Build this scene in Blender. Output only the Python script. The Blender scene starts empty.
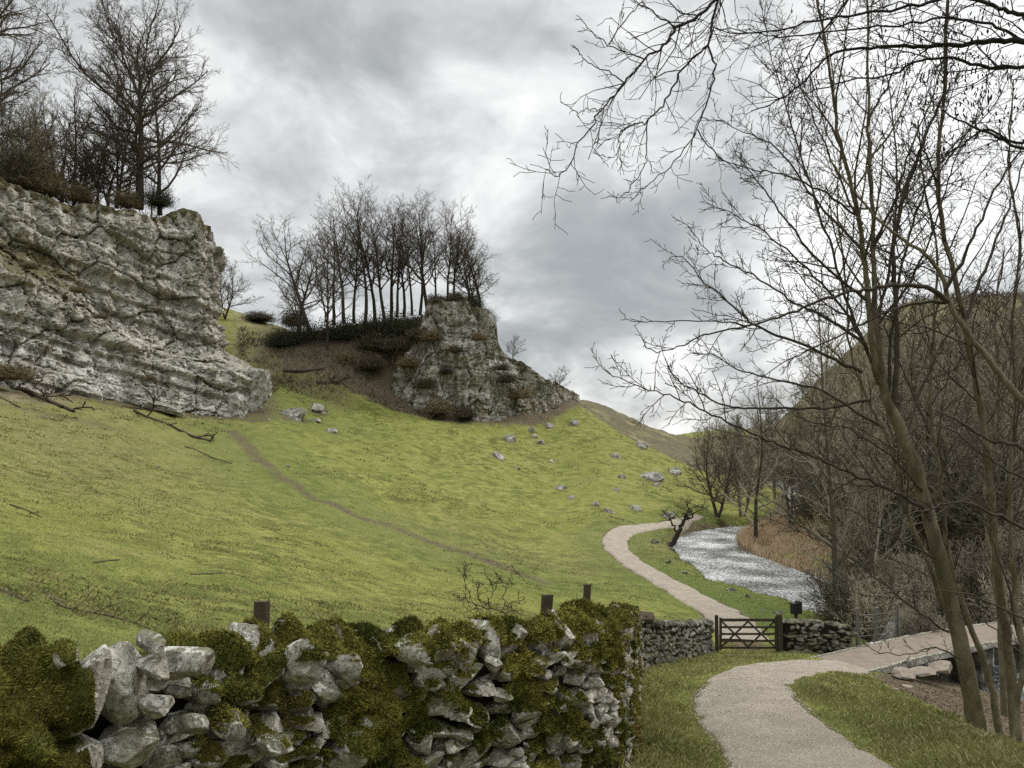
import bpy, math, random
import numpy as np
from mathutils import Vector
from mathutils.bvhtree import BVHTree

SC = bpy.context.scene
COL = SC.collection
F, CX, HY = 770.0, 512.0, 440.0
rs = np.random.RandomState(7)
R = random.Random(11)

# ------------------------------------------------------------------ helpers
def P(px, py, Y):
    return Vector(((px - CX) / F * Y, Y, (HY - py) / F * Y))

def tag(o, label=None, cat=None, group=None, kind=None):
    if label: o['label'] = label
    if cat: o['category'] = cat
    if group: o['group'] = group
    if kind: o['kind'] = kind
    return o

def empty(name, loc, label, cat, group=None, rz=0.0):
    o = bpy.data.objects.new(name, None)
    o.location = loc
    o.rotation_euler = (0, 0, rz)
    o.empty_display_size = 0.2
    COL.objects.link(o)
    return tag(o, label, cat, group)

def mesh_data(name, V, faces, mats, smooth=False, cols=None, fmat=None, sharp=0):
    """faces: list of int arrays (n,k)"""
    me = bpy.data.meshes.new(name)
    V = np.asarray(V, dtype=np.float32).reshape(-1, 3)
    faces = [np.asarray(f, dtype=np.int32) for f in faces if len(f)]
    me.vertices.add(len(V))
    me.vertices.foreach_set('co', V.ravel())
    nl = sum(f.size for f in faces)
    nf = sum(len(f) for f in faces)
    me.loops.add(nl)
    me.polygons.add(nf)
    me.loops.foreach_set('vertex_index', np.concatenate([f.ravel() for f in faces]))
    tot = np.concatenate([np.full(len(f), f.shape[1], np.int32) for f in faces])
    st = np.concatenate([[0], np.cumsum(tot)[:-1]]).astype(np.int32)
    me.polygons.foreach_set('loop_start', st)
    me.polygons.foreach_set('use_smooth', np.full(nf, smooth, dtype=bool))
    for m in (mats if isinstance(mats, (list, tuple)) else [mats]):
        me.materials.append(m)
    if fmat is not None:
        me.polygons.foreach_set('material_index', np.asarray(fmat, np.int32))
    me.update(calc_edges=True)
    if sharp: me.set_sharp_from_angle(angle=math.radians(sharp))
    me.validate()
    if cols is not None:
        a = me.attributes.new('tint', 'FLOAT_COLOR', 'POINT')
        c = np.ones((len(V), 4), np.float32)
        cols = np.asarray(cols, np.float32)
        c[:, :cols.shape[1]] = cols
        a.data.foreach_set('color', c.ravel())
    return me

def mesh_obj(name, V, faces, mats, parent=None, smooth=False, cols=None, fmat=None, sharp=0):
    o = bpy.data.objects.new(name, mesh_data(name, V, faces, mats, smooth, cols, fmat, sharp))
    COL.objects.link(o)
    if parent is not None: o.parent = parent
    return o

def copy_thing(o, loc, rz, scale, label, group=None):
    c = o.copy(); COL.objects.link(c)
    c.location = loc; c.rotation_euler = (0, 0, rz); c.scale = scale
    c['label'] = label
    if group: c['group'] = group
    for ch in o.children:
        d = ch.copy(); COL.objects.link(d); d.parent = c
    return c

# vectorised noise ---------------------------------------------------
def _hash(ix, iy, iz, s=0):
    n = (ix.astype(np.int64) * 374761393 + iy.astype(np.int64) * 668265263 + iz.astype(np.int64) * 2147483647 + s * 1274126177) & 0xffffffff
    n = ((n ^ (n >> 13)) * 1274126177) & 0xffffffff
    n = ((n ^ (n >> 16)) * 2246822519) & 0xffffffff
    return ((n ^ (n >> 15)) & 0xffffff) / float(0xffffff)

def vn(x, y, z=None, s=0):
    x = np.asarray(x, float); y = np.asarray(y, float)
    z = np.zeros_like(x) if z is None else np.asarray(z, float)
    ix, iy, iz = np.floor(x), np.floor(y), np.floor(z)
    fx, fy, fz = x - ix, y - iy, z - iz
    fx = fx * fx * (3 - 2 * fx); fy = fy * fy * (3 - 2 * fy); fz = fz * fz * (3 - 2 * fz)
    r = 0
    for a in (0, 1):
        for b in (0, 1):
            for c in (0, 1):
                w = (fx if a else 1 - fx) * (fy if b else 1 - fy) * (fz if c else 1 - fz)
                r = r + w * _hash(ix + a, iy + b, iz + c, s)
    return r * 2 - 1

def fbm(x, y, z=None, o=4, s=0, g=0.5):
    x = np.asarray(x, float); y = np.asarray(y, float)
    z = np.zeros_like(x) if z is None else np.asarray(z, float)
    r = 0; a = 1.0; t = 0
    for k in range(o):
        r = r + a * vn(x, y, z, s + k * 17); t += a
        x, y, z = x * 2.03 + 3.1, y * 2.03 + 1.7, z * 2.03 + 5.3; a *= g
    return r / t

def worley(x, y, z, s=0):
    ix, iy, iz = np.floor(x), np.floor(y), np.floor(z)
    f1 = np.full(x.shape, 9.0); f2 = f1.copy(); cid = np.zeros(x.shape); fac = np.zeros(x.shape)
    for a in (-1, 0, 1):
        for b in (-1, 0, 1):
            for c in (-1, 0, 1):
                jx, jy, jz = ix + a, iy + b, iz + c
                ox, oy, oz = jx + _hash(jx, jy, jz, s + 1) - x, jy + _hash(jx, jy, jz, s + 2) - y, jz + _hash(jx, jy, jz, s + 3) - z
                d = np.sqrt(ox ** 2 + oy ** 2 + oz ** 2)
                h = _hash(jx, jy, jz, s + 4)
                m = d < f1
                f2 = np.where(m, f1, np.minimum(f2, d))
                cid = np.where(m, h, cid)
                fac = np.where(m, ox * (_hash(jx, jy, jz, s + 5) * 2 - 1) + oy * (_hash(jx, jy, jz, s + 6) * 2 - 1) + oz * (_hash(jx, jy, jz, s + 7) * 2 - 1), fac)
                f1 = np.where(m, d, f1)
    return f1, f2, cid, fac

def sstep(a, b, x):
    t = np.clip((x - a) / (b - a), 0, 1)
    return t * t * (3 - 2 * t)

def poly_dist(x, y, pts):
    """distance to polyline and interpolated extra value"""
    best = np.full(np.shape(x), 1e9); val = np.zeros(np.shape(x))
    for (ax, ay, aw), (bx, by, bw) in zip(pts[:-1], pts[1:]):
        dx, dy = bx - ax, by - ay
        t = np.clip(((x - ax) * dx + (y - ay) * dy) / (dx * dx + dy * dy), 0, 1)
        d = np.hypot(x - ax - t * dx, y - ay - t * dy)
        m = d < best
        best = np.where(m, d, best); val = np.where(m, aw + t * (bw - aw), val)
    return best, val

def catmull(pts, n):
    pts = [np.asarray(p, float) for p in pts]
    q = [2 * pts[0] - pts[1]] + pts + [2 * pts[-1] - pts[-2]]
    out = []
    for i in range(1, len(q) - 2):
        for k in range(n):
            t = k / n
            out.append(0.5 * (2 * q[i] + (q[i + 1] - q[i - 1]) * t + (2 * q[i - 1] - 5 * q[i] + 4 * q[i + 1] - q[i + 2]) * t * t
                              + (3 * q[i] - q[i - 1] - 3 * q[i + 1] + q[i + 2]) * t ** 3))
    out.append(pts[-1])
    return np.array(out)

# ------------------------------------------------------------------ materials
class NT:
    def __init__(self, tree):
        self.t = tree; self.t.nodes.clear()
    def n(self, typ, **kw):
        nd = self.t.nodes.new(typ)
        ins = kw.pop('ins', {})
        for k, v in kw.items(): setattr(nd, k, v)
        for k, v in ins.items():
            if isinstance(v, bpy.types.NodeSocket): self.t.links.new(v, nd.inputs[k])
            else: nd.inputs[k].default_value = v
        return nd
    def math(self, op, a, b=0.0, c=0.0, clamp=False):
        return self.n('ShaderNodeMath', operation=op, use_clamp=clamp, ins={0: a, 1: b, 2: c}).outputs[0]
    def vmath(self, op, a, b=(0, 0, 0)):
        return self.n('ShaderNodeVectorMath', operation=op, ins={0: a, 1: b}).outputs[0]
    def noise(self, vec, scale, detail=4, rough=0.55, dist=0.0):
        return self.n('ShaderNodeTexNoise', ins={'Vector': vec, 'Scale': scale, 'Detail': detail, 'Roughness': rough, 'Distortion': dist}).outputs[0]
    def ramp(self, f, a, b):
        return self.n('ShaderNodeMapRange', interpolation_type='SMOOTHSTEP', ins={0: f, 1: a, 2: b, 3: 0.0, 4: 1.0}).outputs[0]
    def mix(self, f, a, b, mode='MIX'):
        m = self.n('ShaderNodeMix', data_type='RGBA', blend_type=mode)
        for i, v in ((0, f), (6, a), (7, b)):
            if isinstance(v, bpy.types.NodeSocket): self.t.links.new(v, m.inputs[i])
            else: m.inputs[i].default_value = (v if i == 0 else (tuple(v) + (1,))[:4])
        return m.outputs[2]
    def pos(self):
        return self.n('ShaderNodeNewGeometry').outputs['Position']
    def obj(self):
        return self.n('ShaderNodeTexCoord').outputs['Object']
    def scaled(self, v, s):
        return self.vmath('MULTIPLY', v, s)

def material(name, fn, rough=0.9, spec=0.2):
    m = bpy.data.materials.new(name); m.use_nodes = True
    k = NT(m.node_tree)
    b = k.n('ShaderNodeBsdfPrincipled', ins={'Roughness': rough, 'Specular IOR Level': spec})
    o = k.n('ShaderNodeOutputMaterial')
    k.t.links.new(b.outputs[0], o.inputs[0])
    r = fn(k, b)
    if r is not None: k.t.links.new(r, b.inputs['Base Color'])
    return m

def bump(k, b, h, strength, dist):
    bn = k.n('ShaderNodeBump', ins={'Height': h, 'Strength': strength, 'Distance': dist})
    k.t.links.new(bn.outputs[0], b.inputs['Normal'])

def m_ground(k, b):
    p = k.pos()
    a = k.n('ShaderNodeAttribute', attribute_name='tint')
    sx = k.n('ShaderNodeSeparateColor', ins={0: a.outputs['Color']})
    earth, litter, lush = sx.outputs[0], sx.outputs[1], sx.outputs[2]
    n1 = k.noise(p, 0.11, 5, 0.6)
    n2 = k.noise(k.scaled(p, (1, 1, 2.2)), 0.9, 6, 0.65, 0.6)
    n3 = k.noise(p, 6.0, 5, 0.7)
    n4 = k.noise(k.scaled(p, (.5, .5, 3.0)), 2.6, 4, 0.6, 1.0)
    g = k.mix(k.ramp(n2, 0.36, 0.66), GRASS_D, GRASS_Y)
    g = k.mix(k.math('MULTIPLY', k.ramp(n1, 0.4, 0.62), 0.6), g, GRASS_L)
    n0 = k.noise(k.scaled(p, (1, 1, 1.6)), 0.32, 5, 0.62, 0.8)
    g = k.mix(k.math('MULTIPLY', k.ramp(n0, 0.52, 0.66), 0.75), g, (0.085, 0.092, 0.022))
    g = k.mix(k.math('MULTIPLY', k.ramp(n0, 0.45, 0.32), 0.5), g, (0.235, 0.205, 0.085))
    g = k.mix(k.math('MULTIPLY', lush, 0.85), g, GRASS_LUSH)
    g = k.mix(k.math('MULTIPLY', a.outputs['Alpha'], k.math('ADD', k.math('MULTIPLY', k.ramp(n2, 0.3, 0.7), 0.5), 0.35)), g, k.mix(k.ramp(n4, 0.35, 0.65), (0.115, 0.100, 0.044), (0.225, 0.195, 0.095)))
    g = k.mix(k.math('MULTIPLY', k.ramp(n4, 0.56, 0.72), 0.55), g, (0.055, 0.055, 0.016))
    g = k.mix(k.math('MULTIPLY', k.ramp(n3, 0.54, 0.75), 0.5), g, (0.30, 0.27, 0.115))
    g = k.mix(k.math('MULTIPLY', k.ramp(n3, 0.46, 0.28), 0.45), g, (0.045, 0.05, 0.012))
    e = k.mix(k.ramp(n3, 0.35, 0.7), (0.055, 0.042, 0.027), (0.16, 0.125, 0.083))
    l = k.mix(k.ramp(n2, 0.35, 0.65), (0.105, 0.088, 0.055), (0.215, 0.178, 0.108))
    l = k.mix(k.math('MULTIPLY', lush, 0.8), l, k.mix(k.ramp(n2, 0.4, 0.6), (0.060, 0.054, 0.032), (0.115, 0.098, 0.055)))
    l = k.mix(k.math('MULTIPLY', k.ramp(n1, 0.5, 0.7), 0.6), l, (0.25, 0.225, 0.10))
    nzg = k.n('ShaderNodeSeparateXYZ', ins={0: k.n('ShaderNodeNewGeometry').outputs['True Normal']}).outputs[2]
    litter = k.math('MAXIMUM', litter, k.ramp(nzg, 0.72, 0.55))
    c = k.mix(k.ramp(k.math('ADD', litter, k.math('MULTIPLY', k.math('SUBTRACT', n2, 0.5), 0.9)), 0.35, 0.65), g, l)
    c = k.mix(k.ramp(k.math('ADD', earth, k.math('MULTIPLY', k.math('SUBTRACT', n2, 0.5), 1.1)), 0.3, 0.75), c, e)
    bump(k, b, k.math('ADD', n3, k.math('MULTIPLY', n2, 0.8)), 0.9, 0.09)
    return c

GRASS_D = (0.092, 0.106, 0.024)
GRASS_Y = (0.226, 0.226, 0.062)
GRASS_L = (0.170, 0.182, 0.043)
GRASS_LUSH = (0.080, 0.110, 0.027)

def m_path(k, b):
    p = k.pos()
    n = k.noise(p, 1.3, 5, 0.6); n2 = k.noise(p, 75, 3, 0.8); n3 = k.noise(p, 28, 4, 0.75)
    c = k.mix(k.ramp(n, 0.3, 0.7), (0.295, 0.250, 0.196), (0.39, 0.335, 0.265))
    c = k.mix(k.math('MULTIPLY', k.ramp(n2, 0.46, 0.62), 0.8), c, (0.15, 0.122, 0.1))
    c = k.mix(k.math('MULTIPLY', k.ramp(n3, 0.53, 0.66), 0.6), c, (0.54, 0.49, 0.43))
    bump(k, b, k.math('ADD', n2, n3), 0.8, 0.03)
    return c

def rock_col(k, p, dark, mid, pale, s, moss=0.0, mossc=(0.045, 0.05, 0.012)):
    n = k.noise(p, 0.9 * s, 8, 0.68, 0.4); n2 = k.noise(p, 4.5 * s, 5, 0.7); n3 = k.noise(p, 0.35 * s, 4, 0.6)
    c = k.mix(k.ramp(n, 0.36, 0.52), dark, mid)
    c = k.mix(k.ramp(n, 0.5, 0.68), c, pale)
    c = k.mix(k.math('MULTIPLY', k.ramp(n2, 0.52, 0.66), 0.6), c, dark)
    if moss:
        nz = k.n('ShaderNodeSeparateXYZ', ins={0: k.n('ShaderNodeNewGeometry').outputs['Normal']}).outputs[2]
        f = k.math('ADD', nz, k.math('MULTIPLY', k.math('SUBTRACT', n3, 0.5), 1.8))
        c = k.mix(k.math('MULTIPLY', k.ramp(f, 0.55, 0.9), moss), c, mossc)
    return c, n, n2

def m_cliff(k, b):
    p = k.pos()
    c, n, n2 = rock_col(k, p, (0.20, 0.182, 0.152), (0.45, 0.42, 0.368), (0.67, 0.645, 0.59), 0.75)
    # vertical water stains and pale washed sheets
    st = k.noise(k.scaled(p, (1.0, 1.0, 0.07)), 1.0, 6, 0.7)
    c = k.mix(k.math('MULTIPLY', k.ramp(st, 0.53, 0.64), 0.75), c, (0.14, 0.126, 0.105))
    c = k.mix(k.math('MULTIPLY', k.ramp(st, 0.45, 0.33), 0.5), c, (0.70, 0.68, 0.64))
    big = k.noise(p, 0.12, 4, 0.6)
    c = k.mix(k.math('MULTIPLY', k.ramp(big, 0.56, 0.70), 0.45), c, (0.22, 0.19, 0.135))
    a = k.n('ShaderNodeSeparateColor', ins={0: k.n('ShaderNodeAttribute', attribute_name='tint').outputs['Color']})
    c = k.mix(k.math('MULTIPLY', a.outputs[1], k.ramp(n, 0.3, 0.55)), c, (0.68, 0.66, 0.62))
    nz = k.n('ShaderNodeSeparateXYZ', ins={0: k.n('ShaderNodeNewGeometry').outputs['Normal']}).outputs[2]
    f = k.math('ADD', nz, k.math('MULTIPLY', k.math('SUBTRACT', k.noise(p, 1.1, 5, 0.65), 0.5), 1.3))
    grass = k.mix(k.ramp(n2, 0.4, 0.6), (0.075, 0.078, 0.020), (0.13, 0.12, 0.045))
    c = k.mix(k.math('MULTIPLY', k.ramp(f, 0.78, 1.05), 0.85), c, grass)
    c = k.mix(k.ramp(k.math('ADD', a.outputs[0], k.math('MULTIPLY', k.math('SUBTRACT', k.noise(p, 0.8, 6, 0.7), 0.5), 1.5)), 0.45, 0.8), c,
              k.mix(k.ramp(n2, 0.4, 0.62), (0.125, 0.105, 0.066), (0.18, 0.16, 0.075)))
    vs = k.noise(k.scaled(p, (1.0, 1.0, 0.16)), 2.6, 5, 0.7)
    c = k.mix(k.math('MULTIPLY', k.ramp(vs, 0.52, 0.64), 0.4), c, (0.20, 0.182, 0.15))
    bump(k, b, k.math('ADD', k.math('ADD', n, vs), k.math('MULTIPLY', n2, 0.6)), 1.0, 0.32)
    return c

def m_boulder(k, b):
    p = k.pos()
    c, n, n2 = rock_col(k, p, (0.13, 0.12, 0.10), (0.36, 0.34, 0.30), (0.60, 0.58, 0.54), 2.2, 0.45)
    bump(k, b, k.math('ADD', n, n2), 0.9, 0.08)
    return c

def m_stone(k, b):
    p = k.pos()
    c, n, n2 = rock_col(k, p, (0.15, 0.134, 0.108), (0.34, 0.312, 0.258), (0.55, 0.52, 0.45), 7.0, 0.6, (0.075, 0.08, 0.022))
    v = k.noise(p, 34, 5, 0.75); v2 = k.noise(p, 14, 5, 0.7, 0.5)
    c = k.mix(k.math('MULTIPLY', k.ramp(v2, 0.53, 0.60), 0.85), c, (0.66, 0.64, 0.58))
    c = k.mix(k.math('MULTIPLY', k.ramp(v, 0.54, 0.62), 0.75), c, (0.075, 0.066, 0.052))
    c = k.mix(k.math('MULTIPLY', k.ramp(v, 0.42, 0.32), 0.5), c, (0.58, 0.57, 0.52))
    bump(k, b, k.math('ADD', k.math('ADD', v, v2), k.math('MULTIPLY', n2, 0.6)), 1.0, 0.02)
    return c

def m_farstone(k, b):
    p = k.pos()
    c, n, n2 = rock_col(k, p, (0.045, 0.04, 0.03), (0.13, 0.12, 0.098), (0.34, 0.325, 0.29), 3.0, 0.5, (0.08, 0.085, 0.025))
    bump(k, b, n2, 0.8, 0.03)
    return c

def flat(col, var=0.4, s=6.0, rough=0.9):
    def fn(k, b):
        n = k.noise(k.pos(), s, 4, 0.6)
        return k.mix(n, tuple(c * (1 - var) for c in col), tuple(c * (1 + var) for c in col))
    return fn

def varied(col, lo, hi, s=1.0):
    def fn(k, b):
        r = k.n('ShaderNodeObjectInfo').outputs['Random']
        n = k.noise(k.pos(), s, 3, 0.6)
        f = k.math('ADD', k.math('MULTIPLY', r, hi - lo), lo)
        f = k.math('MULTIPLY', f, k.math('ADD', k.math('MULTIPLY', n, 0.8), 0.6))
        v = k.n('ShaderNodeCombineXYZ', ins={0: f, 1: f, 2: f}).outputs[0]
        return k.vmath('MULTIPLY', v, col)
    return fn

def m_tint(scale=1.0):
    def fn(k, b):
        return k.n('ShaderNodeAttribute', attribute_name='tint').outputs['Color']
    return fn

def m_bark_green(k, b):
    p = k.pos()
    n = k.noise(k.scaled(p, (1, 1, .35)), 5, 6, 0.65); n2 = k.noise(p, 1.6, 3, 0.5); n3 = k.noise(k.scaled(p, (1, 1, .3)), 30, 4, 0.7)
    c = k.mix(k.ramp(n, 0.35, 0.65), (0.075, 0.063, 0.042), (0.19, 0.16, 0.105))
    c = k.mix(k.math('MULTIPLY', k.ramp(n2, 0.48, 0.6), 0.45), c, (0.085, 0.080, 0.030))
    c = k.mix(k.math('MULTIPLY', k.ramp(n3, 0.60, 0.72), 0.55), c, (0.30, 0.27, 0.21))
    bump(k, b, k.math('ADD', n3, n), 0.9, 0.02)
    return c

def m_wood(k, b):
    p = k.pos()
    n = k.noise(k.scaled(p, (1, 1, 6)), 8, 5, 0.6)
    return k.mix(n, (0.035, 0.028, 0.019), (0.10, 0.082, 0.055))

def m_gatewood(k, b):
    n = k.noise(k.pos(), 9, 5, 0.6)
    return k.mix(n, (0.026, 0.021, 0.014), (0.075, 0.062, 0.04))

def m_moss(k, b):
    p = k.pos()
    n = k.noise(p, 3.2, 4, 0.6); n2 = k.noise(p, 1.1, 4, 0.6); n3 = k.noise(p, 60, 3, 0.7)
    c = k.mix(k.ramp(n, 0.36, 0.64), (0.038, 0.042, 0.010), (0.125, 0.122, 0.026))
    c = k.mix(k.math('MULTIPLY', k.ramp(n2, 0.5, 0.66), 0.6), c, (0.115, 0.082, 0.024))
    c = k.mix(k.math('MULTIPLY', k.ramp(n3, 0.5, 0.35), 0.6), c, (0.022, 0.024, 0.007))
    bump(k, b, n3, 1.0, 0.015)
    return c

def m_water(k, b):
    p = k.pos()
    big = k.noise(p, 0.33, 3, 0.5)
    rip = k.noise(k.scaled(p, (1.0, 0.6, 1)), 5.5, 7, 0.7, 0.7)
    fine = k.noise(k.scaled(p, (1.0, 0.7, 1)), 17, 5, 0.7, 0.3)
    v = k.math('ADD', k.math('ADD', k.math('MULTIPLY', rip, 0.65), k.math('MULTIPLY', fine, 0.35)), k.math('MULTIPLY', k.math('SUBTRACT', big, 0.5), 0.4))
    foam_sheen = k.ramp(v, 0.41, 0.66)  # white water plus the silver sky reflection, painted as pale base colour
    k.t.links.new(k.mix(foam_sheen, (0.085, 0.088, 0.080), (0.68, 0.68, 0.67)), b.inputs['Base Color'])
    k.t.links.new(k.math('ADD', k.math('MULTIPLY', foam_sheen, 0.35), 0.08), b.inputs['Roughness'])
    b.inputs['IOR'].default_value = 1.33
    b.inputs['Specular IOR Level'].default_value = 0.5
    bump(k, b, k.math('ADD', rip, k.math('MULTIPLY', fine, 0.4)), 0.9, 0.12)

M = {
    'ground': material('ground', m_ground, 0.95, 0.1),
    'path': material('gravel_path', m_path, 0.95, 0.1),
    'cliff': material('limestone_cliff', m_cliff, 0.9, 0.2),
    'boulder': material('boulder_limestone', m_boulder, 0.9, 0.2),
    'stone': material('wall_limestone', m_stone, 0.88, 0.25),
    'farstone': material('dark_wall_stone', m_farstone, 0.9, 0.2),  # darker stone tones for the far walls, bridge piers and river stones
    'core': material('wall_core', flat((0.018, 0.016, 0.012)), 1.0, 0.0),
    'moss': material('moss', m_moss, 1.0, 0.05),
    'mossblade': material('moss_shoots', m_tint(), 1.0, 0.05),
    'blade': material('grass_blades', m_tint(), 0.85, 0.15),
    'bark_far': material('bark_far', flat((0.062, 0.053, 0.042), 0.4, 1.5), 0.95, 0.05),
    'twig_far': material('twigs_far', flat((0.105, 0.086, 0.067), 0.4, 0.6), 0.95, 0.05),
    'bark_wood': material('bark_wood', varied((0.10, 0.088, 0.066), .35, 1.7, 1.2), 0.95, 0.05),
    'twig_wood': material('twigs_wood', varied((0.205, 0.180, 0.135), .45, 1.75, 0.5), 0.95, 0.05),
    'bark': material('bark_olive', m_bark_green, 0.9, 0.15),
    'branch': material('branch_bark', flat((0.062, 0.052, 0.039), 0.6, 7.0), 0.9, 0.1),
    'twigdark': material('dark_twigs', flat((0.035, 0.030, 0.026), 0.4, 6.0), 0.9, 0.1),
    'dead': material('dead_wood', flat((0.075, 0.058, 0.042), 0.5, 3.0), 0.95, 0.1),
    'wood': material('weathered_wood', m_wood, 0.9, 0.1),
    'gate': material('gate_timber', m_gatewood, 0.85, 0.15),
    'dark': material('dark_metal', flat((0.014, 0.017, 0.014), 0.3, 5), 0.6, 0.3),
    'water': material('water', m_water, 0.1, 0.5),
    'evergreen': material('evergreen_leaves', flat((0.036, 0.037, 0.018), 0.6, 1.2), 0.8, 0.15),
    'brush': material('brown_brush', flat((0.15, 0.118, 0.07), 0.5, 0.7), 0.95, 0.05),
    'brushdark': material('dark_brush', flat((0.085, 0.070, 0.046), 0.5, 0.9), 0.95, 0.05),
    'deck': material('earthy_deck', flat((0.185, 0.150, 0.120), 0.45, 3.0)),
    'slab': material('flat_slab_stone', flat((0.21, 0.175, 0.14), 0.5, 7.0)),
    'wire': material('fence_wire', flat((0.13, 0.12, 0.105), 0.3, 5), 0.7, 0.3),
}

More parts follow.
